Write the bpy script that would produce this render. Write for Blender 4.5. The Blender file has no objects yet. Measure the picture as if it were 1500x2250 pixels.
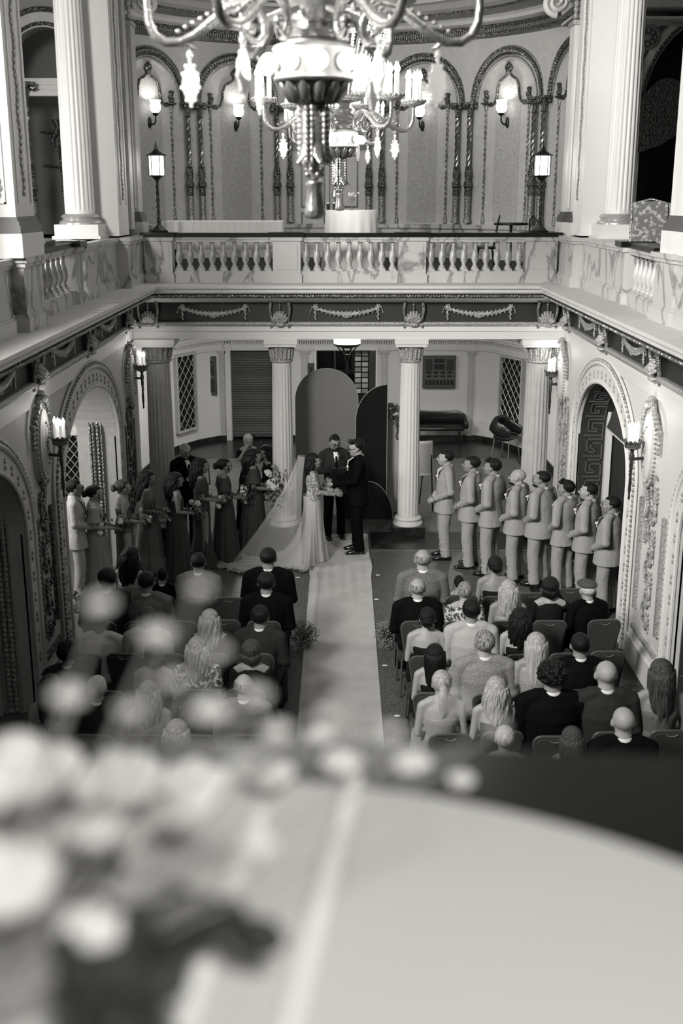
import bpy, math, random
from mathutils import Vector, Matrix, noise
PI = math.pi
rnd = random.Random(11)
sc = bpy.context.scene
COL = sc.collection

# ---------------------------------------------------------------- camera
cam = bpy.data.objects.new('camera', bpy.data.cameras.new('camera'))
COL.objects.link(cam)
cam.location = (0, 0, 5.2)
cam.rotation_euler = (PI/2 - math.atan(690/2450.), 0, 0)
cam.data.sensor_fit = 'HORIZONTAL'; cam.data.sensor_width = 24.0; cam.data.lens = 39.2
cam.data.clip_start = 0.02; cam.data.clip_end = 100
cam.data.dof.use_dof = True; cam.data.dof.focus_distance = 15.0; cam.data.dof.aperture_fstop = 2.0
sc.camera = cam
sc.view_settings.view_transform = 'Standard'
sc.view_settings.look = 'None'
sc.view_settings.gamma = 1.0
sc.view_settings.use_curve_mapping = False
sc.view_settings.exposure = EXPO = 0.0
TINT = (1.0, 0.985, 0.95)

# ---------------------------------------------------------------- world and lights
w = bpy.data.worlds.new('world'); sc.world = w; w.use_nodes = True
w.node_tree.nodes['Background'].inputs[0].default_value = (1, .985, .95, 1)
w.node_tree.nodes['Background'].inputs[1].default_value = 0.03

def point(name, loc, e, r=.06):
    l = bpy.data.lights.new(name, 'POINT'); l.energy = e; l.shadow_soft_size = r; l.color = TINT
    o = bpy.data.objects.new(name, l); o.location = loc; COL.objects.link(o); return o
def area(name, loc, target, e, sx, sy, spread=PI):
    l = bpy.data.lights.new(name, 'AREA'); l.energy = e; l.shape = 'RECTANGLE'; l.size = sx; l.size_y = sy; l.color = TINT
    l.spread = spread
    o = bpy.data.objects.new(name, l); o.location = loc
    o.rotation_euler = (Vector(target)-Vector(loc)).to_track_quat('-Z', 'Y').to_euler(); COL.objects.link(o); return o
def spot(name, loc, target, e, ang, r=.1, blend=.5):
    l = bpy.data.lights.new(name, 'SPOT'); l.energy = e; l.spot_size = math.radians(ang); l.shadow_soft_size = r; l.color = TINT; l.spot_blend = blend
    o = bpy.data.objects.new(name, l); o.location = loc
    o.rotation_euler = (Vector(target)-Vector(loc)).to_track_quat('-Z', 'Y').to_euler(); COL.objects.link(o); return o
# light from the left front and left gallery, plus an added table fill
area('daylight_left_window', (-5.0, 3.0, 8.5), (3.0, 14.5, 4.8), 920, 3.0, 2.2, 1.75)
area('near_table_fill', (.9, -1.6, 7.8), (0, .5, 4.7), 20, .9, .9, 1.0)  # added fill behind the camera to brighten the near table, no window there
area('daylight_gallery_window', (-7.2, 12.9, 5.6), (-2.8, 13.6, 4.1), 160, .35, 1.2, 2.4)
# ceiling downlights of the back hall under the balcony
for x, y, e in ((-2.0, 20.9, 80), (.2, 21.5, 38), (2.3, 21.2, 48)):
    area('hall_downlight', (x, y, 3.12), (x, y, 0), e, .5, .5)
area('side_passage_light', (-4.4, 16.6, 3.4), (-4.3, 16.9, 0), 40, .8, .8)
area('passage_window', (-5.8, 13.6, 2.6), (-2.0, 14.9, .9), 110, 1.6, 1.2, 2.4)
area('vault_light', (-.2, 19.5, 8.9), (-.2, 23.0, 5), 170, 3, 2)

# ---------------------------------------------------------------- materials
MATS = {}
def mat(name, col=.5, rough=.6, metal=0., emit=None, bump=None, mix=None, trans=0., alpha=1., spec=.4, sheen=0., subsurf=0.):
    """col grey value (or rgb). bump=(kind, scale, strength, stretch). mix=(kind, scale, col2, lo, hi, stretch)"""
    if name in MATS: return MATS[name]
    m = bpy.data.materials.new(name); m.use_nodes = True; MATS[name] = m
    nt = m.node_tree; N = nt.nodes; L = nt.links; b = N['Principled BSDF']
    rgb = col if isinstance(col, tuple) else (col, col*.99, col*.965)
    b.inputs['Base Color'].default_value = (*rgb, 1)
    b.inputs['Roughness'].default_value = rough; b.inputs['Metallic'].default_value = metal
    b.inputs['Specular IOR Level'].default_value = spec
    b.inputs['Transmission Weight'].default_value = trans; b.inputs['Alpha'].default_value = alpha
    b.inputs['Sheen Weight'].default_value = sheen
    if emit:
        b.inputs['Emission Color'].default_value = (*TINT, 1); b.inputs['Emission Strength'].default_value = emit
    def tex(kind, scale, stretch=(1, 1, 1)):
        tc = N.new('ShaderNodeTexCoord'); mp = N.new('ShaderNodeMapping'); mp.inputs['Scale'].default_value = stretch
        L.new(tc.outputs['Object'], mp.inputs[0])
        if kind == 'voronoi':
            t = N.new('ShaderNodeTexVoronoi'); t.inputs['Scale'].default_value = scale; out = t.outputs['Distance']
        elif kind == 'cells':
            t = N.new('ShaderNodeTexVoronoi'); t.inputs['Scale'].default_value = scale; out = t.outputs['Color']
        elif kind == 'wave':
            t = N.new('ShaderNodeTexWave'); t.inputs['Scale'].default_value = scale; t.inputs['Distortion'].default_value = 3; out = t.outputs['Fac']
        elif kind == 'veins':
            t = N.new('ShaderNodeTexNoise'); t.inputs['Scale'].default_value = scale; t.inputs['Detail'].default_value = 5; t.inputs['Distortion'].default_value = 1.0
            s = N.new('ShaderNodeMath'); s.operation = 'SUBTRACT'; s.inputs[1].default_value = .5; L.new(t.outputs['Fac'], s.inputs[0])
            a = N.new('ShaderNodeMath'); a.operation = 'ABSOLUTE'; L.new(s.outputs[0], a.inputs[0]); L.new(mp.outputs[0], t.inputs['Vector']); return a.outputs[0]
        else:
            t = N.new('ShaderNodeTexNoise'); t.inputs['Scale'].default_value = scale; t.inputs['Detail'].default_value = 4; out = t.outputs['Fac']
        L.new(mp.outputs[0], t.inputs['Vector']); return out
    if mix:
        kind, scale, c2, lo, hi = mix[:5]
        st = mix[5] if len(mix) > 5 else (1, 1, 1)
        o = tex(kind, scale, st)
        r = N.new('ShaderNodeMapRange'); r.inputs['From Min'].default_value = lo; r.inputs['From Max'].default_value = hi; L.new(o, r.inputs['Value'])
        x = N.new('ShaderNodeMix'); x.data_type = 'RGBA'
        c2 = c2 if isinstance(c2, tuple) else (c2, c2*.99, c2*.965)
        x.inputs[6].default_value = (*rgb, 1); x.inputs[7].default_value = (*c2, 1)
        L.new(r.outputs[0], x.inputs[0]); L.new(x.outputs[2], b.inputs['Base Color'])
    if bump:
        kind, scale, strength = bump[:3]; st = bump[3] if len(bump) > 3 else (1, 1, 1)
        o = tex(kind, scale, st); bp = N.new('ShaderNodeBump'); bp.inputs['Strength'].default_value = strength; bp.inputs['Distance'].default_value = .02
        L.new(o, bp.inputs['Height']); L.new(bp.outputs[0], b.inputs['Normal'])
    return m
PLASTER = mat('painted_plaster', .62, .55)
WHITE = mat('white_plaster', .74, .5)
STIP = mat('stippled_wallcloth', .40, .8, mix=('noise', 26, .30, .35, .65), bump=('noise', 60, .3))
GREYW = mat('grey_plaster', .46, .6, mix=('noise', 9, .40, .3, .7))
DARKFR = mat('dark_frieze', .022, .5)
LEDGE = mat('ledge_paint', .55, .6, mix=('noise', 5, .50, .3, .7))
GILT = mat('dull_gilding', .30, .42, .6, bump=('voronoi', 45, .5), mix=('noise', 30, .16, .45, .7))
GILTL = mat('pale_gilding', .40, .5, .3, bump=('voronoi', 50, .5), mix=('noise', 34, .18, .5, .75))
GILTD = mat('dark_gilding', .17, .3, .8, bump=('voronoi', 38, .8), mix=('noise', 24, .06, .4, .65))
BRONZE = mat('dark_bronze', .07, .3, .8)
IRON = mat('black_iron', .02, .4, .5)
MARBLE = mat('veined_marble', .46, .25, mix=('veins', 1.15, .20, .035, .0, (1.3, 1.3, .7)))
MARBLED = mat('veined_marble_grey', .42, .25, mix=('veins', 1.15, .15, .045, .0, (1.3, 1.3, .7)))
TERR = mat('terrazzo', .12, .42, spec=.2, mix=('cells', 85, .03, .35, .9))
DMARB = mat('dark_floor_marble', .012, .25, spec=.25, mix=('noise', 8, .025, .4, .6))
CAPR = mat('dark_polished_rail', .008, .22, spec=.35)
BLACK = mat('black_void', .004, .9)
LATT = mat('lattice_bars', .55, .4, .4)
GLASSW = mat('frosted_lamp_glass', .9, .4, emit=4.0)
BULB = mat('lit_bulb', .9, .4, emit=5.0)
CANDLE = mat('candle_sleeve', .78, .5, emit=.35)
COLW = mat('white_column_paint', .66, .45)
COLG = mat('grey_column_paint', .50, .45)

# ---------------------------------------------------------------- mesh builder
class MB:
    def __init__(s): s.v = []; s.f = []; s.sm = []
    def add(s, vs, fs, smooth=False, M=None):
        n = len(s.v)
        s.v += [tuple(M @ Vector(p)) for p in vs] if M else [tuple(p) for p in vs]
        s.f += [tuple(i+n for i in f) for f in fs]; s.sm += [smooth]*len(fs); return s
    def bx(s, x0, x1, y0, y1, z0, z1, M=None):
        vs = [(x0, y0, z0), (x1, y0, z0), (x1, y1, z0), (x0, y1, z0), (x0, y0, z1), (x1, y0, z1), (x1, y1, z1), (x0, y1, z1)]
        return s.add(vs, [(3, 2, 1, 0), (4, 5, 6, 7), (0, 1, 5, 4), (1, 2, 6, 5), (2, 3, 7, 6), (3, 0, 4, 7)], False, M)
    def box(s, c, d, M=None):
        return s.bx(c[0]-d[0]/2, c[0]+d[0]/2, c[1]-d[1]/2, c[1]+d[1]/2, c[2]-d[2]/2, c[2]+d[2]/2, M)
    def lathe(s, prof, c=(0, 0, 0), seg=16, M=None, mod=None, smooth=True, caps=True):
        vs = []; fs = []
        for r, z in prof:
            for k in range(seg):
                a = 2*PI*k/seg; rr = r*(mod(a, z) if mod else 1)
                vs.append((c[0]+rr*math.cos(a), c[1]+rr*math.sin(a), c[2]+z))
        n = len(prof)
        for i in range(n-1):
            for k in range(seg):
                k2 = (k+1) % seg
                fs.append((i*seg+k, i*seg+k2, (i+1)*seg+k2, (i+1)*seg+k))
        if caps:
            fs.append(tuple(range(seg-1, -1, -1))); fs.append(tuple((n-1)*seg+k for k in range(seg)))
        return s.add(vs, fs, smooth, M)
    def ell(s, c, r, seg=10, rings=7, M=None):
        if not isinstance(r, (tuple, list)): r = (r, r, r)
        vs = [(0, 0, -1)]; fs = []
        for i in range(1, rings):
            t = PI*i/rings
            for k in range(seg):
                a = 2*PI*k/seg; vs.append((math.sin(t)*math.cos(a), math.sin(t)*math.sin(a), -math.cos(t)))
        vs.append((0, 0, 1)); e = len(vs)-1
        for k in range(seg):
            k2 = (k+1) % seg; fs.append((0, 1+k2, 1+k)); fs.append((e, e-seg+k, e-seg+k2))
            for i in range(rings-2):
                a = 1+i*seg; fs.append((a+k, a+k2, a+seg+k2, a+seg+k))
        R_ = Matrix.Translation(c) @ (M if M else Matrix()) @ Matrix.Diagonal((*r, 1))
        return s.add(vs, fs, True, R_)
    def tube(s, pts, rad, seg=8, ref=None, caps=True, smooth=True, closed=False):
        """rad: float, list of floats or list of (a along side, b across)"""
        P = [Vector(p) for p in pts]; n = len(P)
        if not isinstance(rad, (list, tuple)): rad = [rad]*n
        vs = []; fs = []; side = None
        for i in range(n):
            if closed: t = P[(i+1) % n]-P[i-1]
            else: t = P[min(i+1, n-1)]-P[max(i-1, 0)]
            if t.length < 1e-9: t = Vector((0, 0, 1))
            t.normalize()
            if ref is not None: base = Vector(ref)
            elif side is None: base = Vector((1, 0, 0)) if abs(t.x) < .85 else Vector((0, 0, 1))
            else: base = side
            side = (base-t*base.dot(t))
            if side.length < 1e-6: side = t.orthogonal()
            side.normalize(); o = t.cross(side)
            r = rad[i]; a, b = r if isinstance(r, (tuple, list)) else (r, r)
            for k in range(seg):
                an = 2*PI*k/seg; vs.append(P[i]+side*a*math.cos(an)+o*b*math.sin(an))
        m = n if closed else n-1
        for i in range(m):
            j = (i+1) % n
            for k in range(seg):
                k2 = (k+1) % seg; fs.append((i*seg+k, i*seg+k2, j*seg+k2, j*seg+k))
        if caps and not closed:
            fs.append(tuple(range(seg-1, -1, -1))); fs.append(tuple((n-1)*seg+k for k in range(seg)))
        return s.add(vs, fs, smooth)
    def blob(s, pts, rad, seg=14, ref=None):
        """closed limb with rounded ends"""
        P = [Vector(p) for p in pts]; Rr = [r if isinstance(r, (tuple, list)) else (r, r) for r in rad]
        t0 = (P[0]-P[1]).normalized(); t1 = (P[-1]-P[-2]).normalized(); m0 = min(Rr[0]); m1 = min(Rr[-1])
        A = [P[0]+t0*m0*.7, P[0]+t0*m0*.5]; AR = [(Rr[0][0]*.35, Rr[0][1]*.35), (Rr[0][0]*.78, Rr[0][1]*.78)]
        B = [P[-1]+t1*m1*.5, P[-1]+t1*m1*.7]; BR = [(Rr[-1][0]*.78, Rr[-1][1]*.78), (Rr[-1][0]*.35, Rr[-1][1]*.35)]
        return s.tube(A+P+B, AR+Rr+BR, seg, ref)
    def prism(s, poly, d0, d1, M=None, smooth=False):
        """poly in local xz plane, extruded along y from d0 to d1"""
        n = len(poly)
        vs = [(x, d0, z) for x, z in poly]+[(x, d1, z) for x, z in poly]
        fs = [tuple(range(n)), tuple(range(2*n-1, n-1, -1))]
        for i in range(n):
            j = (i+1) % n; fs.append((i, i+n, j+n, j))
        return s.add(vs, fs, smooth, M)
    def ring(s, outer, inner, d0, d1, M=None, closed=True):
        """band between two polylines of equal count in xz, extruded along y"""
        n = len(outer); vs = []
        for P_ in (outer, inner):
            for d in (d0, d1): vs += [(x, d, z) for x, z in P_]
        fs = []
        m = n if closed else n-1
        for i in range(m):
            j = (i+1) % n
            fs += [(i, j, 2*n+j, 2*n+i), (n+j, n+i, 3*n+i, 3*n+j), (j, i, n+i, n+j), (2*n+i, 2*n+j, 3*n+j, 3*n+i)]
        if not closed: fs += [(0, 2*n, 3*n, n), (n-1, 2*n-1, 4*n-1, 3*n-1)]
        return s.add(vs, fs, False, M)
    def sweep(s, prof, path, smooth=False, closed_prof=True):
        """prof (offset to the right-hand side, z) swept on xy path with mitres"""
        n = len(path); P = [Vector((p[0], p[1])) for p in path]; rows = []
        for i in range(n):
            d0 = (P[i]-P[i-1]).normalized() if i > 0 else None
            d1 = (P[i+1]-P[i]).normalized() if i < n-1 else None
            if d0 is None: nn = Vector((d1.y, -d1.x)); k = 1
            elif d1 is None: nn = Vector((d0.y, -d0.x)); k = 1
            else:
                na = Vector((d0.y, -d0.x)); nb = Vector((d1.y, -d1.x)); nn = (na+nb).normalized(); k = 1/max(.3, nn.dot(na))
            rows.append([(P[i].x+nn.x*o*k, P[i].y+nn.y*o*k, z) for o, z in prof])
        vs = [p for r in rows for p in r]; m = len(prof); fs = []
        for i in range(n-1):
            for j in range(m if closed_prof else m-1):
                j2 = (j+1) % m; fs.append((i*m+j, i*m+j2, (i+1)*m+j2, (i+1)*m+j))
        if closed_prof: fs += [tuple(range(m)), tuple((n-1)*m+j for j in range(m-1, -1, -1))]
        return s.add(vs, fs, smooth)
    def mesh(s, name):
        me = bpy.data.meshes.new(name); me.from_pydata(s.v, [], s.f); me.polygons.foreach_set('use_smooth', s.sm); me.update(); return me
    def build(s, name, m, parent=None, loc=None, fix=True):
        me = s.mesh(name); me.materials.append(m)
        if any(s.sm) and hasattr(me, 'set_sharp_from_angle'):
            me.set_sharp_from_angle(angle=math.radians(50))
        o = bpy.data.objects.new(name, me); COL.objects.link(o)
        if parent is not None: o.parent = parent
        if loc: o.location = loc
        return o

def T(x, y, z, rz=0, s=1): return Matrix.Translation((x, y, z)) @ Matrix.Rotation(rz, 4, 'Z') @ Matrix.Scale(s, 4)
def tag(o, label, cat, group=None, kind=None):
    o['label'] = label; o['category'] = cat
    if group: o['group'] = group
    if kind: o['kind'] = kind
    return o
def empty(name, loc=(0, 0, 0), rz=0, s=1):
    o = bpy.data.objects.new(name, None); COL.objects.link(o); o.location = loc; o.rotation_euler = (0, 0, rz); o.scale = (s, s, s); o.empty_display_size = .1; return o
def struct(o): o['kind'] = 'structure'; return o
def copy_tree(o, parent=None, kids=None):
    kids = kids or KID
    c = o.copy(); COL.objects.link(c); c.parent = parent
    for ch in list(o.children): copy_tree(ch, c)
    return c
KID = None

# moulding bands reused
def archpts(cx, spring, a, rise, n=24, foot=None):
    pts = []
    if foot is not None: pts.append((cx-a, foot))
    for i in range(n+1):
        t = PI-PI*i/n; pts.append((cx+a*math.cos(t), spring+rise*math.sin(t)))
    if foot is not None: pts.append((cx+a, foot))
    return pts

# ================================================================ THE ROOM
XL, XR, YB = -3.2, 3.4, 17.1
ML = Matrix(((0, -1, 0, XL), (1, 0, 0, 0), (0, 0, 1, 0), (0, 0, 0, 1)))     # local (u, d, z): u along y, d into the wall
MR = Matrix(((0, 1, 0, XR), (1, 0, 0, 0), (0, 0, 1, 0), (0, 0, 0, 1)))
fl = struct(MB().bx(-8, 8, 2, 26, -.25, 0).build('floor', TERR))
m = MB()
m.bx(XL-.4, -.46, 16.36, 17.25, -.01, .004); m.bx(.46, XR+.5, 16.36, 17.25, -.01, .004)
m.bx(-3.9, 4.3, 22.6, 24.9, -.01, .004); m.bx(-3.9, -3.3, 17.6, 22.6, -.01, .004); m.bx(3.6, 4.3, 17.6, 22.6, -.01, .004)
m.bx(-3.15, -2.85, 4, 12.6, -.01, .004); m.bx(3.0, 3.35, 4, 12.8, -.01, .004); m.bx(2.6, 2.72, 12.8, 16.3, -.01, .004)
struct(m.build('trim_1', DMARB, fl))
m = MB()
m.bx(XL, -.46, 16.24, 16.30, -.01, .003); m.bx(.46, XR, 16.24, 16.30, -.01, .003)
for x in (-2.1, 1.15, 2.2): m.bx(x, x+.008, 4, 16.2, -.01, .003)
for y in (10.5, 12.5, 14.4, 18.4, 20.0, 21.4): m.bx(XL, XR, y, y+.008, -.01, .003)
struct(m.build('trim_2', mat('floor_joint', .12, .5), fl))

def arch_wall(M, y0, y1, top, arches, th):
    m = MB(); u = y0
    for cy, a, sp, rise in arches:
        m.prism([(u, 0), (cy-a, 0), (cy-a, top), (u, top)], 0, th, M)
        m.prism([(cy-a, top)]+archpts(cy, sp, a, rise)+[(cy+a, top)], 0, th, M); u = cy+a
    m.prism([(u, 0), (y1, 0), (y1, top), (u, top)], 0, th, M)
    return m
LA = [(9.2, 1.5, 1.95, .95), (13.88, 1.63, 1.95, .95)]
RA = [(9.1, 1.5, 1.95, .95), (14.2, 1.5, 1.95, .95)]
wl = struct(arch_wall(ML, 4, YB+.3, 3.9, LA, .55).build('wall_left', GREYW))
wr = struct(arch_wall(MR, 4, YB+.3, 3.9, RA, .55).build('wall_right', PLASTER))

def arch_dress(M, A, wall, wm, side):
    cy, a, sp, rise = A
    inn = archpts(cy, sp, a, rise, 32, 0); out = archpts(cy, sp, a+.27, rise+.25, 32, 0)
    o = struct(MB().ring(out, inn, -.045, .02, M, False).build('trim_3', wm, wall))
    m = MB()
    m.tube([M @ Vector((u, -.05, z)) for u, z in archpts(cy, sp, a+.27, rise+.25, 32, 0)], .028, 6)
    m.tube([M @ Vector((u, -.03, z)) for u, z in archpts(cy, sp, a+.34, rise+.32, 32, 0)], .018, 6)
    m.tube([M @ Vector((u, -.05, z)) for u, z in archpts(cy, sp, a+.01, rise+.0, 32, 0)], .022, 6)
    struct(m.build('trim_4', wm, wall))
    # bead and leaf rows that run up the jambs and round the head
    b = MB()
    for off, r, st in ((.31, .022, .055), (.13, .02, .22)):
        pts = archpts(cy, sp, a+off, rise+off-.02, 90, .1)
        L_ = 0; last = None
        P = []
        for i in range(len(pts)-1):
            p, q = Vector((pts[i][0], pts[i][1])), Vector((pts[i+1][0], pts[i+1][1])); n = max(1, int((q-p).length/.02))
            for k in range(n): P.append(p.lerp(q, k/n))
        last = P[0]
        for p in P:
            if (p-last).length > st:
                last = p
                if off < .2:
                    for dz in (-.03, .03): b.ell(M @ Vector((p.x, -.05, p.y+dz)), (.012, .022, .026), 6, 4)
                else: b.ell(M @ Vector((p.x, -.055, p.y)), r, 6, 4)
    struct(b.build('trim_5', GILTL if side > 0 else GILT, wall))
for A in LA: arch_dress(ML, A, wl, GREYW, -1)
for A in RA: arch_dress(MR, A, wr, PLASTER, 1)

def spiral(cx, cz, r, turns, sgn, n=26):
    return [(cx+sgn*r*(1-i/n*.8)*math.cos(turns*2*PI*i/n), cz+r*(1-i/n*.8)*math.sin(turns*2*PI*i/n)) for i in range(n+1)]
def pier_dress(M, wall, u0, u1, g, wm):
    z0, z1 = .42, 2.2
    m = MB()
    for a_, b_ in (((u0, z0), (u1, z0)), ((u1, z0), (u1, z1)), ((u0, z0), (u0, z1))):
        m.box((0, 0, 0), (.07, .045, .05), M @ T((a_[0]+b_[0])/2, -.02, (a_[1]+b_[1])/2) @ Matrix.Diagonal(((abs(a_[0]-b_[0])+.07)/.07, 1, (abs(a_[1]-b_[1])+.07)/.07, 1)))
    struct(m.build('trim_6', g, wall))
    m = MB(); uc = (u0+u1)/2; z = z0+.22; sg = 1
    while z < z1-.1:
        m.tube([M @ Vector((u, -.02, zz)) for u, zz in spiral(uc, z, .11, 1.6, sg)], [.019*(1-.6*i/26) for i in range(27)], 6)
        m.tube([M @ Vector((uc+sg*.12*math.cos(t), -.03, z+.12+.12*math.sin(t))) for t in [k*.35-.6 for k in range(9)]], .016, 5)
        for k in range(5): m.ell(M @ Vector((uc-sg*(.10+.02*math.sin(k)), -.015, z-.08+.05*k)), (.012, .016, .018), 6, 4)
        z += .24; sg = -sg
    struct(m.build('trim_7', g, wall))
    m = MB().bx(0, 1, 0, 1, 0, 1)
    m = MB(); m.prism([(u0-.12, 0), (u1+.12, 0), (u1+.12, .3), (u0-.12, .3)], -.07, .01, M); m.prism([(u0-.12, .3), (u1+.12, .3), (u1+.12, .34), (u0-.12, .34)], -.04, .01, M)
    struct(m.build('baseboard_left' if M is ML else 'baseboard_right', wm, wall))
def T(x, y, z, rz=0, s=1): return Matrix.Translation((x, y, z)) @ Matrix.Rotation(rz, 4, 'Z') @ Matrix.Scale(s, 4)
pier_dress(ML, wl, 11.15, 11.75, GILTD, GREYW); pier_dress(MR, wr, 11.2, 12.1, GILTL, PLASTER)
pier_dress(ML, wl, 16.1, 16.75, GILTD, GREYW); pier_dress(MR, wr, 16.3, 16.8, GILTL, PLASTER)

# ---- entablature of the well, mitred round three sides
path = [(XL, 3), (XL, YB), (XR, YB), (XR, 3)]
def band(name, prof, m_, smooth=False, kind=True):
    o = MB().sweep(prof, path, smooth).build(name, m_); struct(o); return o
band('trim_8', [(0, 3.13), (.03, 3.13), (.03, 3.24), (.05, 3.25), (.05, 3.33), (0, 3.33)], PLASTER)
band('trim_9', [(0, 3.33), (.07, 3.33), (.09, 3.36), (.07, 3.39), (0, 3.39)], GILTL)
band('trim_10', [(0, 3.39), (.015, 3.39), (.015, 3.70), (0, 3.70)], DARKFR)
band('trim_11', [(0, 3.70), (.10, 3.69), (.16, 3.73), (.30, 3.745), (.36, 3.78), (0, 3.80)], WHITE)
band('trim_12', [(0, 3.78), (.38, 3.775), (.43, 3.79), (.44, 3.825), (.40, 3.84), (0, 3.84)], GILTD)
band('trim_13', [(0, 3.84), (.43, 3.84), (.46, 3.86), (.46, 3.90), (.50, 3.92), (.50, 3.96), (0, 3.96)], LEDGE)
# beaded edge under the ledge
m = MB(); L_ = []
for i in range(150): L_.append((-2.74+5.88*i/149, YB-.44))
for i in range(170): L_ += [(XL+.44, 16.66-i*.05), (XR-.44, 16.66-i*.05)]
for x, y in L_: m.ell((x, y, 3.81), (.014, .014, .018), 5, 4)
struct(m.build('trim_14', GILT))
for nm, x0, x1, y0, y1 in (('a', -8, XL+.01, 3, 26), ('b', XR-.01, 8, 3, 26), ('c', XL, XR, YB-.01, 26)):
    struct(MB().bx(x0, x1, y0, y1, 3.80, 3.957).build('floor', LEDGE))

# garlands and shell corbels on the frieze
def garland_mesh(wd):
    m = MB()
    for i in range(31):
        t = i/30; x = (t-.5)*wd; z = -.09*(1-(2*t-1)**2)
        r = .020+.011*math.sin(PI*t)
        m.ell((x, -.02, z), (r*1.3, r, r), 6, 4)
        if i % 2: m.ell((x+.008, -.02, z-.02), (r*.7, r*.7, r*1.1), 5, 4); m.ell((x-.004, -.02, z+.018), (r*.7, r*.7, r), 5, 4)
    m.ell((0, -.02, -.10), (.055, .025, .038), 12, 7)
    m.tube([(.062*math.cos(a), -.035, -.10+.044*math.sin(a)) for a in [k*PI/8 for k in range(16)]], .008, 5, closed=True)
    for s_ in (-1, 1):
        x = s_*wd/2
        m.ell((x, -.02, .02), (.03, .022, .03), 8, 5)
        for k in range(6): m.ell((x+.035*math.cos(k), -.02, .02+.035*math.sin(k*1.1)), (.018, .014, .014), 6, 4)
        for k in range(5): m.ell((x+.006*(-1)**k, -.02, -.03-k*.033), (.02-.001*k, .016, .022), 6, 4)
        for k in range(3): m.ell((x+s_*.05+.012*k*s_, -.015, .01-.035*k), (.012, .01, .02), 5, 4)
    return m
def corbel_parts(root):
    m = MB()
    m.prism([(-.13, .17), (-.10, .20), (.10, .20), (.13, .17), (.11, -.10), (.06, -.17), (-.06, -.17), (-.11, -.10)], -.03, .05)
    m.build('back_plate', DARKFR, root)
    m = MB()
    for k in range(-3, 4):
        a = k*.36; m.tube([(.012*k, -.06, -.13), (.07*math.sin(a)*1.2, -.10, -.13+.09*math.cos(a)), (.115*math.sin(a), -.055, -.13+.165*math.cos(a))], [.012, .024, .016], 7)
    m.ell((0, -.05, -.15), (.07, .05, .03), 10, 6)
    m.build('shell', GILTL, root)
    m = MB()
    for s_ in (-1, 1):
        m.tube([(s_*x, -.05-.02*math.sin(z*9), z) for x, z in ((.07, .20), (.115, .17), (.13, .05), (.115, -.06), (.10, -.12), (.13, -.16), (.12, -.19), (.095, -.17))], [.016, .022, .02, .018, .018, .02, .016, .01], 7)
    for k in range(4): m.ell((0, -.05, .15-.03*k), (.016, .014, .018), 6, 4)
    m.ell((0, -.05, .19), (.08, .03, .02), 8, 5)
    m.build('scroll_frame', GILT, root)
gm_back = garland_mesh(.95).mesh('garland'); gm_back.materials.append(GILTL)
def garland(pos, rz, label):
    o = bpy.data.objects.new('frieze_garland', gm_back); COL.objects.link(o); o.location = pos; o.rotation_euler = (0, 0, rz)
    tag(o, label, 'garland', 'plaster garlands on the dark frieze')
for x, lab in ((-1.93, 'gilt garland swag on the back frieze, left of the three'), (.08, 'gilt garland swag on the back frieze, middle of the three'), (2.08, 'gilt garland swag on the back frieze, right of the three')):
    garland((x, YB-.03, 3.60), 0, lab)
for k, (y, lab) in enumerate(((15.2, 'farthest'), (12.7, 'middle'), (10.2, 'nearest'))):
    garland((XL+.03, y, 3.60), PI/2, f'gilt garland swag on the left frieze, {lab} of the three')
    garland((XR-.03, y+.15, 3.60), -PI/2, f'gilt garland swag on the right frieze, {lab} of the three')
cb0 = empty('shell_corbel'); corbel_parts(cb0)
cs = [((-2.92, YB-.02, 3.52), 0, 'shell corbel on the back frieze above the leftmost column'), ((-.93, YB-.02, 3.52), 0, 'shell corbel on the back frieze above the second column from the left'),
      ((1.09, YB-.02, 3.52), 0, 'shell corbel on the back frieze above the third column from the left'), ((3.11, YB-.02, 3.52), 0, 'shell corbel on the back frieze above the rightmost column'),
      ((XL+.02, 16.5, 3.52), PI/2, 'shell corbel on the left frieze, farthest one by the corner'), ((XL+.02, 13.93, 3.52), PI/2, 'shell corbel on the left frieze, middle one over the arch'), ((XL+.02, 11.44, 3.52), PI/2, 'shell corbel on the left frieze, nearest one above the oval plaque'),
      ((XR-.02, 16.58, 3.52), -PI/2, 'shell corbel on the right frieze, farthest one by the corner'), ((XR-.02, 14.21, 3.52), -PI/2, 'shell corbel on the right frieze, middle one over the arch'), ((XR-.02, 11.78, 3.52), -PI/2, 'shell corbel on the right frieze, nearest one above the oval plaque')]
for i, (p, r, lab) in enumerate(cs):
    c = cb0 if i == 0 else copy_tree(cb0); c.location = p; c.scale = (1.15, 1.3, 1.12); c.rotation_euler = (0, 0, r); tag(c, lab, 'corbel', 'shell corbels under the ledge')

# ---- beam, back columns
struct(MB().bx(XL-.6, XR+.6, YB, YB+.45, 3.13, 3.82).build('wall_back', PLASTER))
def fluted(root, r, z0, z1, mt, n=20, capz=.30, gm=GILTL, taper=.88, base_m=None):
    sh = MB(); h = z1-z0
    mod = lambda a, z: 1-.075*max(0, math.cos(a*n))**.6 if .06 < (z-z0) < h-.06 else 1.0
    prof = [(r, z0), (r, z0+.05), (r, z0+.08)]+[(r*(1-(1-taper)*t**1.5), z0+.08+(h-.16)*t) for t in (.2, .4, .6, .8, 1)]+[(r*taper, z1-.05), (r*taper, z1)]
    sh.lathe(prof, seg=n*6, mod=mod); sh.build('shaft', mt, root)
    b = MB(); b.lathe([(r*1.42, z0-.13), (r*1.42, z0-.11), (r*1.36, z0-.085), (r*1.18, z0-.07), (r*1.18, z0-.055), (r*1.3, z0-.03), (r*1.2, z0-.005), (r*1.05, z0+.01)], seg=32)
    b.build('base', base_m or mt, root)
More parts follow.
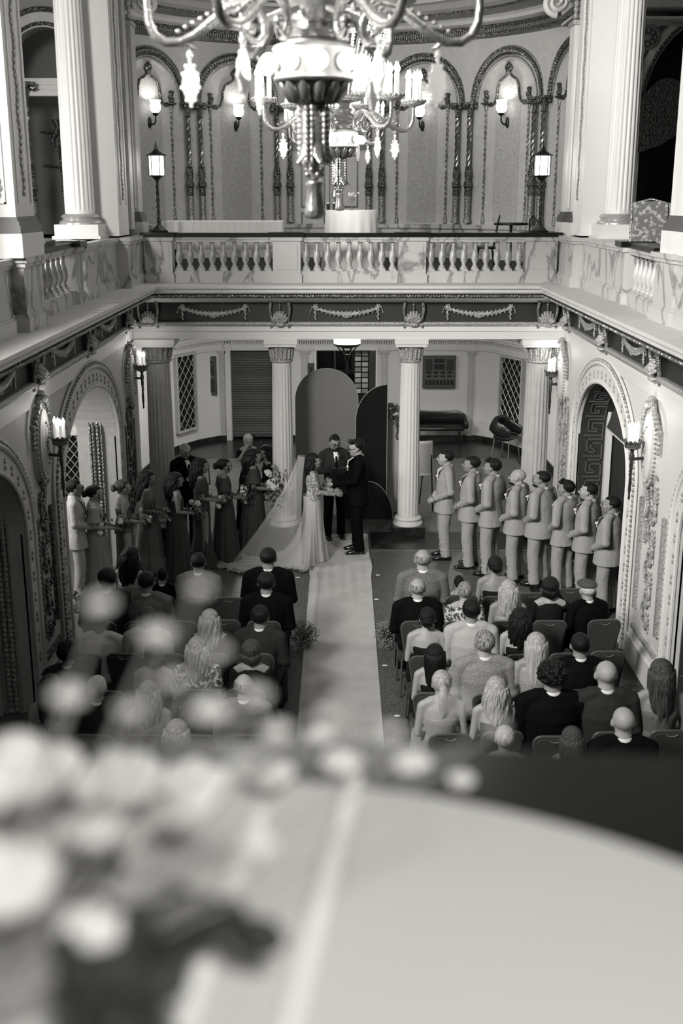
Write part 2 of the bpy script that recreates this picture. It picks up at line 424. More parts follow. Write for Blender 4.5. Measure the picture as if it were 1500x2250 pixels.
cols = [(-2.85, .205, 'grey fluted column at the far left corner behind the bridesmaids'), (-.93, .17, 'fluted column just left of the big arched backdrop'), (1.07, .17, 'fluted column just right of the arched backdrops'), (3.06, .205, 'grey fluted column at the far right corner behind the groomsmen')]
for x, r, lab in cols:
    root = tag(empty('fluted_column', (x, YB+.2, 0)), lab, 'column', 'fluted columns under the balcony')
    fluted(root, r, .27, 2.75, PLASTER if abs(x) < 2 else GREYW, 18)
    MB().bx(-r*1.55, r*1.55, -r*1.55, r*1.55, 0, .14).build('plinth', DMARB, root)
    c = MB(); c.lathe([(r*.92, 2.75), (r*1.05, 2.765), (r*1.05, 2.785), (r*.93, 2.80), (r*.95, 2.92), (r*1.08, 3.0), (r*1.2, 3.01)], seg=28)
    for k in range(16):
        a = 2*PI*k/16; ca, sa = math.cos(a), math.sin(a)
        c.tube([(r*.95*ca, r*.95*sa, 2.81), (r*1.0*ca, r*1.0*sa, 2.9), (r*1.12*ca, r*1.12*sa, 2.97), (r*1.14*ca, r*1.14*sa, 2.94)], [.022, .026, .018, .008], 6)
    c.build('capital', GILTL, root)
    MB().bx(-r*1.4, r*1.4, -r*1.4, r*1.4, 3.01, 3.05).bx(-r*1.5, r*1.5, -r*1.5, r*1.5, 3.05, 3.13).build('abacus', PLASTER, root)

# ---- hall under the balcony
hall = [(-4.0, YB+.3), (-3.95, 20.5), (-3.75, 22.6), (-3.5, 23.3), (-3.12, 23.95), (-2.72, 24.35), (-2.45, 24.4)]
hallr = [(3.0, 24.4), (3.32, 24.1), (3.55, 23.6), (3.85, 23.0), (4.15, 22.4), (4.2, 20.5), (4.2, YB+.3)]
def wallstrip(name, pth, z0, z1, m_, th=.12):
    return struct(MB().sweep([(0, z0), (0, z1), (-th, z1), (-th, z0)], pth, True).build(name, m_))
# right-hand side of a path heading +y is +x (into the hall)
wallstrip('wall_back', hall, 0, 3.2, PLASTER); wallstrip('wall_back', hallr, 0, 3.2, PLASTER)
m = MB()
for x0, x1, z0, z1 in ((-2.45, -1.52, 2.04, 3.2), (-1.52, -.55, 0, 3.2), (-.55, .75, 2.03, 3.2), (.75, 3.0, 0, 3.2)): m.bx(x0, x1, 24.4, 24.55, z0, z1)
m.bx(-2.55, -2.43, 24.33, 24.6, 0, 3.2)
struct(m.build('wall_back', PLASTER))
full = hall+[(-.9, 24.4), (1.2, 24.4)]+hallr
for z0, z1, o in ((2.0, 2.04, .05), (2.22, 2.28, .11), (2.28, 2.33, .16)):
    struct(MB().sweep([(0, z0), (o, z0), (o, z1), (0, z1)], full, True).build('trim_15', PLASTER))
m = MB()
for i in range(110):
    x = -2.6+5.6*i/109; m.bx(x, x+.026, 24.33, 24.4, 2.15, 2.21)
for pth in (hall[3:], hallr[:4]):
    for i in range(len(pth)-1):
        p, q = Vector(pth[i]), Vector(pth[i+1]); n = int((q-p).length/.05)
        for k in range(n):
            c = p.lerp(q, (k+.5)/n); m.box((0, 0, 0), (.026, .12, .06), T(c.x, c.y, 2.18, math.atan2((q-p).y, (q-p).x)))
struct(m.build('trim_16', PLASTER))
struct(MB().sweep([(0, 0), (.03, 0), (.03, .11), (0, .11)], hall+[(-2.45, 24.4)], True).sweep([(0, 0), (.03, 0), (.03, .11), (0, .11)], [(.75, 24.4)]+hallr, True).bx(-1.5, -.6, 24.36, 24.4, 0, .11).build('baseboard_back', DMARB))
for x in (-2.62, -.80, .93, 2.83):
    struct(MB().bx(x-.06, x+.06, 24.35, 24.4, .1, 1.98).bx(x-.09, x+.09, 24.33, 24.4, 1.93, 2.0).build('trim_17', GREYW))
struct(MB().bx(-4.3, 4.5, YB+.2, 24.6, 3.16, 3.3).build('ceiling', WHITE))
# roller shutter
s_ = empty('roller_shutter', (-1.98, 24.5, 0)); tag(s_, 'closed dark roller shutter with horizontal slats in the back wall', 'shutter')
m = MB()
for i in range(50): m.tube([(-.46, 0, .14+i*.038), (.46, 0, .14+i*.038)], [(.019, .012)]*2, 6, ref=(0, 0, 1))
m.build('slats', mat('shutter_metal', .075, .4, .3), s_)
MB().bx(-.47, .47, -.03, .02, .06, .14).build('bottom_bar', mat('shutter_bar', .10, .4, .3), s_); MB().bx(-.06, .06, -.05, -.03, .09, .11).build('handle', IRON, s_)
MB().bx(-.50, -.46, -.06, .05, 0, 2.04).bx(.46, .50, -.06, .05, 0, 2.04).build('guide_rail', PLASTER, s_)
struct(MB().bx(-2.5, -1.45, 24.6, 24.7, 0, 2.2).build('wall_back', BLACK))
# doorway with a dim shop beyond
m = MB(); m.bx(-.59, -.55, 24.36, 24.56, 0, 2.06); m.bx(.75, .79, 24.36, 24.56, 0, 2.06); m.bx(-.55, .75, 24.36, 24.56, 2.02, 2.06)
d1 = struct(m.build('door_1', WHITE))
struct(MB().bx(-1.2, 1.4, 27.5, 27.6, 0, 3).bx(-1.2, -1.1, 24.6, 27.5, 0, 3).bx(1.3, 1.4, 24.6, 27.5, 0, 3).build('wall_back', GREYW))
struct(MB().bx(-1.2, 1.4, 24.6, 27.6, -.05, .0).build('floor', DMARB)); struct(MB().bx(-1.2, 1.4, 24.6, 27.6, 2.9, 3).build('ceiling', GREYW))
point('shop_light', (-.2, 26.2, 2.6), 8, .1)
o = MB().bx(-.50, .40, 26.9, 27.3, 0, 1.0).bx(-.53, .43, 26.85, 27.3, 1.0, 1.05).build('shop_counter', IRON); tag(o, 'dark shop counter seen through the back doorway', 'counter')
for x, lab in ((-.38, 'dark framed cabinet behind the shop counter, left one'), (.05, 'dark framed cabinet behind the shop counter, right one')):
    o = empty('wall_cabinet', (x, 27.4, 0)); tag(o, lab, 'cabinet', 'cabinets in the shop')
    MB().bx(-.19, .19, -.1, .06, 1.15, 1.9).build('frame', IRON, o); MB().bx(-.16, .16, -.11, -.1, 1.2, 1.85).build('pane', mat('dark_glass', .02, .1), o)
# card rack beside the doorway
o = empty('card_rack', (.45, 24.75, 0)); tag(o, 'tall dark rack of bright cards just inside the back doorway', 'rack')
MB().bx(-.17, .17, 0, .12, 0, 2.0).build('frame', IRON, o)
for i in range(8):
    for j in range(2):
        cm = mat(('card_light', 'card_grey', 'card_mid')[(i+j) % 3], (.6, .3, .45)[(i+j) % 3], .5)
        MB().bx(-.15+.16*j, -.02+.16*j, -.02, 0, 1.0+i*.12, 1.09+i*.12).build('card', cm, o)

# lattice screens in curved recesses
def lattice(name, label, p0, p1, z0, z1, n=5, dirn=1, fm=None, frame=.045):
    """dark opening between p0 and p1 (xy) with crossing bars"""
    P, Q = Vector(p0), Vector(p1); L_ = (Q-P).length; a = math.atan2((Q-P).y, (Q-P).x)
    root = empty(name, (P.x, P.y, z0), a); tag(root, label, 'lattice screen'); h = z1-z0
    MB().bx(0, L_, .02, .05, 0, h).build('dark_backing', BLACK, root)
    MB().bx(-frame, 0, -.05, .04, -frame, h+frame).bx(L_, L_+frame, -.05, .04, -frame, h+frame).bx(0, L_, -.05, .04, -frame, 0).bx(0, L_, -.05, .04, h, h+frame).build('frame', fm or GREYW, root)
    m = MB(); st = L_/n; k = -int(h/st*1.6)-1
    for sgn in (1, -1):
        kk = -40
        while kk < 60:
            # bars z = sgn*1.25*(x-x0)
            sl = 1.25; x0 = kk*st
            pts = []
            for t in range(0, 61):
                x = L_*t/60; z = sl*(x-x0) if sgn > 0 else sl*(x0-x)
                if 0 <= z <= h: pts.append((x, z))
            if len(pts) > 1:
                a_, b_ = pts[0], pts[-1]; m.tube([(a_[0], -.01, a_[1]), (b_[0], -.01, b_[1])], .0075, 5)
            kk += 1
    m.build('lattice_bars', LATT, root)
    return root
lattice('lattice_screen', 'narrow tall lattice screen on the curved back wall, left end', (-3.46, 23.27), (-3.16, 23.8), .42, 2.0, 3, fm=GREYW)
lattice('lattice_screen', 'narrow tall lattice screen on the curved back wall, right end', (3.42, 23.72), (3.76, 23.08), .42, 1.95, 4, fm=GREYW)

# side passage seen through the left arch
lattice('lattice_screen', 'broad lattice screen seen through the left arch, behind the man in the pale suit', (-4.62, 18.0), (-3.93, 18.0), .0, 1.45, 5, fm=WHITE)
m = MB(); m.bx(-6, -3.75, 18.06, 18.2, 0, 3.9); struct(m.build('wall_left', WHITE))
struct(MB().bx(-6, -5.9, 6, 18.1, 0, 3.9).build('wall_left', WHITE)); struct(MB().bx(-6, -3.7, 6, 18.1, 3.75, 3.85).build('ceiling', WHITE))
struct(MB().bx(-6, -3.75, 17.9, 18.07, 1.86, 1.95).bx(-6, -3.75, 17.95, 18.07, 1.72, 1.76).bx(-3.93, -3.75, 17.96, 18.07, 0, 1.7).bx(-4.0, -3.75, 17.93, 18.07, 1.6, 1.7).bx(-5.2, -3.9, 17.85, 18.07, 2.02, 2.08).build('trim_18', WHITE))
m = MB()
for i in range(30): m.bx(-5.3+i*.05, -5.275+i*.05, 17.95, 18.07, 1.78, 1.84)
for i in range(18): m.ell((-4.9+i*.05, 18.05, 2.32-.05*math.sin(PI*i/17)), (.025, .02, .02), 6, 4)
struct(m.build('trim_19', PLASTER))
# leafy reveal bands of the left arches
def leafband(M, u, zt, m_, wall, d=.28):
    m = MB()
    z = .08
    while z < zt:
        for s_ in (-1, 1): m.ell(M @ Vector((u, d+s_*.03, z+.02*s_)), (.03, .03, .045), 6, 4, Matrix.Rotation(s_*.6, 4, 'X'))
        z += .055
    m.prism([(u-.02, 0), (u+.03, 0), (u+.03, zt), (u-.02, zt)], d-.09, d-.07, M); m.prism([(u-.02, 0), (u+.03, 0), (u+.03, zt), (u-.02, zt)], d+.07, d+.09, M)
    struct(m.build('trim_20', m_, wall))
leafband(ML, 15.49, 2.3, GILT, wl); leafband(ML, 10.68, 2.4, GILTL, wl, .22); leafband(ML, 10.62, 2.3, GREYW, wl, .42)
lattice('lattice_screen', 'lattice screen in the nearest left arch, at the left edge of the picture', (-3.62, 10.4), (-3.62, 7.9), .25, 2.2, 16, fm=GREYW)
o_ = MB(); o_.bx(-3.8, -3.72, 7, 11.0, 0, 3.2); struct(o_.build('wall_left', GREYW))

# door screen seen in the right arch, with its Greek-key lining
def greek(M, u, d0, d1, z0, z1, root, nm):
    MB().prism([(u-.01, z0), (u+.02, z0), (u+.02, z1), (u-.01, z1)], d0, d1, M).build('dark_panel', mat('dark_wood', .035, .4), root)
    m = MB(); wd = d1-d0; z = z0+.04; st = wd*.95; t = .015
    while z+st < z1:
        P = [(.1, 0), (.9, 0), (.9, .62), (.42, .62), (.42, .34), (.62, .34), (.62, .2), (.24, .2), (.24, .82), (.9, .82), (.9, 1.0)]
        for i in range(len(P)-1):
            (a_, b_), (c_, e_) = P[i], P[i+1]
            da, db = d0+wd*min(a_, c_), d0+wd*max(a_, c_); za, zb = z+st*min(b_, e_), z+st*max(b_, e_)
            m.bx(u-.025, u-.008, da-t/2, db+t/2, za-t/2, zb+t/2, M)
        z += st
    m.build('greek_key', mat('greek_key_relief', .13, .4, .3), root)
def greek_path(M, pts, d0, d1, root):
    P_ = [Vector(p) for p in pts]; L_ = [0]
    for i in range(1, len(P_)): L_.append(L_[-1]+(P_[i]-P_[i-1]).length)
    def at(s_, off):
        s_ = max(0, min(L_[-1]-1e-4, s_)); i = max(j for j in range(len(L_)-1) if L_[j] <= s_); t = (P_[i+1]-P_[i]).normalized(); p = P_[i].lerp(P_[i+1], (s_-L_[i])/(L_[i+1]-L_[i])); n = Vector((-t.y, t.x)); return p+n*off
    n = 60; vs = []; fs = []
    for k in range(n+1):
        p = at(L_[-1]*k/n, .004); q = at(L_[-1]*k/n, -.01)
        vs += [M @ Vector((p.x, d0-.03, p.y)), M @ Vector((p.x, d1+.12, p.y))]
    for k in range(n): fs.append((2*k, 2*k+1, 2*k+3, 2*k+2))
    MB().add(vs, fs).build('dark_panel', mat('dark_wood', .035, .4), root)
    m = MB(); wd = d1-d0; st = wd*.95; s0 = .05; t = .018
    while s0+st < L_[-1]:
        P = [(.1, 0), (.9, 0), (.9, .62), (.42, .62), (.42, .34), (.62, .34), (.62, .2), (.24, .2), (.24, .82), (.9, .82), (.9, 1.0)]
        for i in range(len(P)-1):
            (a_, b_), (c_, e_) = P[i], P[i+1]
            da, db = d0+wd*min(a_, c_)-t/2, d0+wd*max(a_, c_)+t/2; sa, sb = s0+st*min(b_, e_)-t/2, s0+st*max(b_, e_)+t/2
            V_ = []
            for s_ in (sa, sb):
                for o_ in (.004, .022):
                    p = at(s_, o_); V_ += [M @ Vector((p.x, da, p.y)), M @ Vector((p.x, db, p.y))]
            m.add(V_, [(0, 1, 3, 2), (4, 6, 7, 5), (0, 4, 5, 1), (2, 3, 7, 6), (0, 2, 6, 4), (1, 5, 7, 3)])
        s0 += st
    m.build('greek_key', mat('greek_key_relief', .13, .4, .3), root)
root = empty('door_screen', (0, 0, 0)); tag(root, 'dark curtained door screen with a white frame inside the far right arch', 'door screen')
DX = .40
greek_path(MR, list(reversed(archpts(14.2, 1.95, 1.5, .95, 40, .05)))[:34], .05, .37, root)
m = MB(); m.prism([(15.60, 0), (15.72, 0), (15.72, 2.6), (15.60, 2.6)], DX-.02, DX+.06, MR); m.prism([(12.7, 2.02), (15.6, 2.02), (15.6, 2.12), (12.7, 2.12)], DX-.02, DX+.06, MR); m.prism([(14.1, 0), (14.2, 0), (14.2, 2.8), (14.1, 2.8)], DX, DX+.06, MR)
m.build('frame', WHITE, root)
m = MB(); n = 80; vs = []; fs = []
for i in range(n+1):
    u = 12.7+2.9*i/n; d = DX+.10+.02*math.sin(i*1.3)
    vs += [MR @ Vector((u, d, 0.02)), MR @ Vector((u, d, 2.03))]
for i in range(n): fs.append((2*i, 2*i+2, 2*i+3, 2*i+1))
m.add(vs, fs, True); m.build('curtain', mat('black_curtain', .02, .9), root)
MB().prism([(12.7, 2.12), (15.6, 2.12), (15.6, 2.95), (12.7, 2.95)], DX+.02, DX+.03, MR).build('transom_pane', mat('dark_glass', .02, .1), root)
MB().prism([(13.0, 2.1), (15.3, 2.12), (14.9, 2.5), (13.2, 2.55)], DX-.10, DX-.06, MR).build('tilted_shade', mat('dark_shade', .045, .6), root)
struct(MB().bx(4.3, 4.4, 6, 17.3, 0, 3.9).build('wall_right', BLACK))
root = empty('door_screen', (0, 0, 0)); tag(root, 'dark panel with greek key pattern at the right edge, in the near arch', 'door screen')
greek(MR, 10.58, .06, .36, .15, 2.3, root, 'b')
struct(MB().prism([(7.4, 0), (10.8, 0), (10.8, 3.1), (7.4, 3.1)], .57, .60, MR).build('wall_right', mat('dark_wood', .035, .4)))  # dark panel behind the near door screen, filed under the wall name

# ================================================================ UPPER LEVEL
ZF = 3.957
def pedestal(x0, x1, y0, y1, m_, name='wall_left', top=4.66):
    m = MB().bx(x0, x1, y0, y1, ZF, top-.02)
    e = .035
    m.bx(x0-e, x1+e, y0-e, y1+e, ZF, ZF+.14).bx(x0-e*.5, x1+e*.5, y0-e*.5, y1+e*.5, ZF+.14, ZF+.17)
    m.bx(x0-e*.7, x1+e*.7, y0-e*.7, y1+e*.7, top-.09, top-.05).bx(x0-e*1.3, x1+e*1.3, y0-e*1.3, y1+e*1.3, top-.05, top)
    return struct(m.build(name, m_))
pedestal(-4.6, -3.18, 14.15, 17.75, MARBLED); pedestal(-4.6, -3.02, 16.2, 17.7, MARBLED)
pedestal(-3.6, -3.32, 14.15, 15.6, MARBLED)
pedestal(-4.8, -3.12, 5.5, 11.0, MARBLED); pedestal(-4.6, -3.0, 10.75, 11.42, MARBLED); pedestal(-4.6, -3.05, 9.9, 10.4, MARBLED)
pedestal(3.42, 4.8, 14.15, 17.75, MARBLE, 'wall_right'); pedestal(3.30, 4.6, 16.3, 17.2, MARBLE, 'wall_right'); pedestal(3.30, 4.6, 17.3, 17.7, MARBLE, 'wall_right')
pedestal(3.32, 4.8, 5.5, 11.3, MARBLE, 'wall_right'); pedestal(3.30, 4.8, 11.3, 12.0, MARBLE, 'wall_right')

BPROF = [(.055, 0), (.055, .035), (.04, .045), (.045, .06), (.028, .075), (.03, .09), (.052, .14), (.056, .18), (.048, .24), (.03, .32), (.024, .36), (.034, .37), (.034, .385), (.028, .395), (.045, .41), (.05, .43)]
b0 = MB().lathe(BPROF, seg=16); b0.bx(-.058, .058, -.058, .058, -.02, .015).bx(-.055, .055, -.055, .055, .415, .44)
bmesh_ = b0.mesh('baluster'); bmesh_.set_sharp_from_angle(angle=math.radians(50)); bmesh_.materials.append(MARBLE)
def balustrade(p0, p1, n, piers, label, m_, capx=.13):
    """p0->p1 along the run; piers: list of (t0,t1) in metres along; n: list of balusters per bay"""
    P, Q = Vector(p0), Vector(p1); L_ = (Q-P).length; a = math.atan2((Q-P).y, (Q-P).x)
    root = empty('marble_balustrade', (P.x, P.y, ZF), a); tag(root, label, 'balustrade', None)
    m = MB(); m.bx(0, L_, -.10, .10, 0, .15).bx(0, L_, -.085, .085, .15, .17); m.build('plinth_course', m_, root)
    MB().bx(0, L_, -.10, .10, .60, .64).bx(0, L_, -.12, .12, .64, .68).build('top_course', m_, root)
    MB().bx(-.02, L_+.02, -.16, .14, .68, .70).bx(-.01, L_+.01, -.15, .13, .70, .735).build('cap_rail', CAPR, root)
    for t0, t1 in piers:
        q = MB(); q.bx(t0, t1, -.14, .14, 0, .66).bx(t0-.02, t1+.02, -.16, .16, 0, .13).bx(t0-.03, t1+.03, -.17, .17, .62, .68)
        q.bx(t0+.05, t1-.05, -.15, -.13, .2, .56)
        q.build('pier', m_, root); MB().bx(t0-.06, t1+.06, -.2, .2, .68, .745).build('pier_cap', CAPR, root)
    for (t0, t1, k) in n:
        for i in range(k):
            o = bpy.data.objects.new('baluster', bmesh_); COL.objects.link(o); o.parent = root
            o.location = (t0+(t1-t0)*(i+.5)/k, 0, .185)
            if m_ is not MARBLE:
                o.material_slots[0].link = 'OBJECT'; o.material_slots[0].material = m_
    return root
balustrade((-2.96, 17.42), (3.26, 17.42), [(.40, 1.92, 9), (2.34, 3.82, 9), (4.24, 5.75, 9)], [(0, .40), (1.92, 2.34), (3.82, 4.24), (5.75, 6.22)], 'long marble balustrade with twenty-seven balusters across the back of the well', MARBLE)
balustrade((-3.32, 14.0), (-3.22, 11.45), [(.36, 2.3, 7)], [(0, .34)], 'short marble balustrade on the left side gallery', MARBLED)
balustrade((3.42, 12.05), (3.55, 14.0), [(.1, 1.6, 6)], [(1.62, 1.95)], 'short marble balustrade on the right side gallery', MARBLE)

# big fluted columns standing in the galleries
for x, y, r, mt, lab in ((-3.62, 16.0, .205, COLW, 'tall bright white fluted column in the left gallery'), (3.85, 16.05, .205, COLW, 'tall white fluted column in the right gallery')):
    root = tag(empty('fluted_column', (x, y, 0)), lab, 'column', 'tall fluted columns of the galleries')
    sg = 20
    fluted(root, r, 4.98, 7.9, mt, sg, base_m=mat('polished_base', .42, .25, .4), taper=.9)
    MB().bx(-.30, .30, -.30, .30, 4.66, 4.85).bx(-.33, .33, -.33, .33, 4.6, 4.70).build('plinth', mt, root)
    c = MB(); c.lathe([(r*.9, 7.9), (r*1.08, 7.93), (r*1.08, 7.96), (r*.92, 7.98), (r*.95, 8.2), (r*1.2, 8.35)], seg=28)
    for k in range(14):
        a = 2*PI*k/14; c.tube([(r*.95*math.cos(a), r*.95*math.sin(a), 8.0), (r*1.05*math.cos(a), r*1.05*math.sin(a), 8.15), (r*1.3*math.cos(a), r*1.3*math.sin(a), 8.25)], [.03, .035, .015], 6)
    c.build('capital', GILTL, root)
    MB().bx(-.32, .32, -.32, .32, 8.35, 8.5).build('abacus', mt, root)
def pier(x0, x1, y0, y1, z0, z1, mt, nm='wall_left', fl=False, base=True, strips=()):
    m = MB().bx(x0, x1, y0, y1, z0, z1)
    o = struct(m.build(nm, mt))
    if base:
        b = MB()
        for e, a, c in ((.05, z0+.10, z0+.17), (.035, z0+.17, z0+.21), (.015, z0+.21, z0+.25)): b.bx(x0-e, x1+e, y0-e, y1+e, a, c)
        struct(b.build('trim_21', mat('dark_pier_base', .12, .3, .3), o)); struct(MB().bx(x0-.06, x1+.06, y0-.06, y1+.06, z0-.12, z0+.10).build('trim_22', mt, o))
    if fl:
        b = MB(); w_ = (x1-x0-.06); k = 5
        for i in range(k): b.tube([(x0+.03+w_*(i+.5)/k, y0-.002, z0+.3), (x0+.03+w_*(i+.5)/k, y0-.002, z1-.35)], [(.019, .014)]*2, 8, ref=(1, 0, 0))
        struct(b.build('trim_23', mt, o))
    return o
# left side, from far to near
pier(-3.36, -3.04, 17.35, 17.7, 4.75, 7.62, GREYW, fl=True); pier(-3.30, -3.10, 17.05, 17.3, 4.75, 9, GREYW, base=False)
pier(-3.55, -3.14, 16.25, 17.0, 4.68, 9.1, PLASTER, base=False)
pier(-3.62, -3.02, 10.7, 11.35, 4.78, 9.1, PLASTER)
pier(-3.9, -3.35, 9.9, 10.6, 4.78, 9.1, PLASTER, base=False)
pier(3.36, 3.66, 17.35, 17.7, 4.75, 7.62, PLASTER, 'wall_right', fl=True); pier(3.42, 3.58, 17.0, 17.3, 4.75, 9, PLASTER, 'wall_right', base=True)
pier(3.40, 3.85, 16.35, 17.0, 4.68, 9.1, WHITE, 'wall_right', base=False)
pier(3.36, 4.0, 11.1, 11.8, 4.78, 9.1, PLASTER, 'wall_right')
# raised mouldings and gilt panels on the piers
def vpanel(x0, x1, y, z0, z1, nm='trim_24'):
    m = MB().bx(x0, x0+.015, y-.02, y, z0, z1).bx(x1-.015, x1, y-.02, y, z0, z1).bx(x0, x1, y-.02, y, z0, z0+.015); struct(m.build(nm, PLASTER))
    b = MB(); z = z0+.08; xc = (x0+x1)/2; i = 0
    while z < z1:
        b.ell((xc+.02*math.sin(i*1.3), y-.008, z), ((x1-x0)*.22, .016, .035), 6, 4); b.ell((xc-.03*math.sin(i*1.3), y-.008, z+.03), (.014, .014, .02), 5, 4); z += .06; i += 1
    struct(b.build('trim_25', GILTL))
vpanel(-3.24, -3.10, 10.7, 5.15, 9); vpanel(-3.56, -3.40, 10.7, 5.15, 9); vpanel(3.44, 3.60, 11.1, 5.15, 9)
def side_panel(x, y0, y1, z0, z1, sx):
    m = MB().bx(x, x+sx*.015, y0, y0+.02, z0, z1).bx(x, x+sx*.015, y1-.02, y1, z0, z1)
    b = MB(); z = z0+.1; i = 0
    struct(m.build('trim_26', PLASTER))
    while z < z1:
        b.ell((x+sx*.008, (y0+y1)/2+.02*math.sin(i), z), (.015, .05, .035), 6, 4); z += .065; i += 1
    struct(b.build('trim_27', GILTL))
side_panel(-3.14, 16.4, 16.85, 5.1, 8.9, 1); side_panel(3.40, 16.5, 16.9, 5.1, 8.9, -1); side_panel(-3.02, 10.8, 11.25, 5.15, 9, 1)
# capitals and volutes over the fluted pilasters
for x, lab in ((-3.2, 'left'), (3.51, 'right')):
    m = MB().bx(x-.18, x+.18, 17.3, 17.7, 7.6, 7.66)
    for k in range(5):
        for j in range(3): m.ell((x-.15+.075*k, 17.33-.01*j, 7.72+.08*j), (.035, .04, .05), 7, 5)
    m.bx(x-.2, x+.2, 17.25, 17.7, 7.95, 8.02)
    struct(m.build('trim_28', GILTL))
    v = MB(); s_ = 1 if x < 0 else -1
    cx, cz = x+s_*.27, 8.02
    v.tube([(cx+.19*(1-i/40*.85)*math.cos(s_*(PI*.5+i/40*4*PI)), 18.2-.002*i, cz+.17*(1-i/40*.85)*math.sin(s_*(PI*.5+i/40*4*PI))) for i in range(41)], [(.08, .05*(1-.5*i/40)) for i in range(41)], 8, ref=(0, 1, 0))
    v.tube([(cx, 18.2, cz+.17), (cx+s_*.4, 18.6, cz+.3), (cx+s_*.9, 19.2, cz+.4)], [.07, .06, .05], 8)
    struct(v.build('trim_29', PLASTER))

struct(MB().bx(-4.4, 4.3, 17.8, 24.6, ZF, ZF+.012).build('floor', mat('dark_carpet', .02, .95)))
# ---- apse with its arcade
CX, CY, RR = -.26, 20.5, 4.8
def cyl(ph, z, off=0.): return Vector((CX+(RR-off)*math.sin(ph), CY+(RR-off)*math.cos(ph), z))
def apse_shell(name, prof, m_, a0=-84, a1=84, n=96, smooth=True):
    vs = []; fs = []; k = len(prof)
    for i in range(n+1):
        ph = math.radians(a0+(a1-a0)*i/n); vs += [cyl(ph, z, o) for o, z in prof]
    for i in range(n):
        for j in range(k-1): fs.append((i*k+j, (i+1)*k+j, (i+1)*k+j+1, i*k+j+1))
    return struct(MB().add(vs, fs, smooth).build(name, m_))
apse_shell('wall_back', [(0, 3.9), (0, 9.3)], GREYW)
apse_shell('trim_30', [(.0, 3.95), (.12, 3.95), (.12, 4.08), (.09, 4.1), (.09, 4.55), (.14, 4.58), (.14, 4.66), (0, 4.66)], MARBLED, smooth=False)
apse_shell('trim_31', [(0, 8.28), (.10, 8.30), (.12, 8.36), (.16, 8.40), (.20, 8.50)], GILTD, smooth=False)
apse_shell('trim_32', [(.20, 8.50), (.42, 8.52), (.44, 8.58), (.52, 8.62)], GREYW, smooth=False)
apse_shell('trim_33', [(.52, 8.62), (.85, 8.66), (.87, 8.70)], GILTD, smooth=False)
apse_shell('trim_34', [(.87, 8.70), (1.1, 8.72), (1.3, 8.80), (1.5, 8.80), (1.52, 8.86)], GREYW, smooth=False)
apse_shell('trim_35', [(1.52, 8.86), (1.95, 8.90), (1.97, 8.98)], GILTD, smooth=False)
apse_shell('trim_36', [(1.97, 8.98), (2.2, 9.0), (2.5, 9.1), (4.7, 9.12)], GREYW, smooth=False)
m = MB()
for i in range(230):
    ph = math.radians(-70+140*i/229); p = cyl(ph, 8.39, .17)
    m.box((0, 0, 0), (.022, .10, .06), T(p.x, p.y, p.z, -ph))
struct(m.build('trim_37', GILT))
ceil = MB()
ceil.bx(-8, 8, 16.9, 27, 9.3, 9.4); struct(ceil.build('ceiling', GREYW))
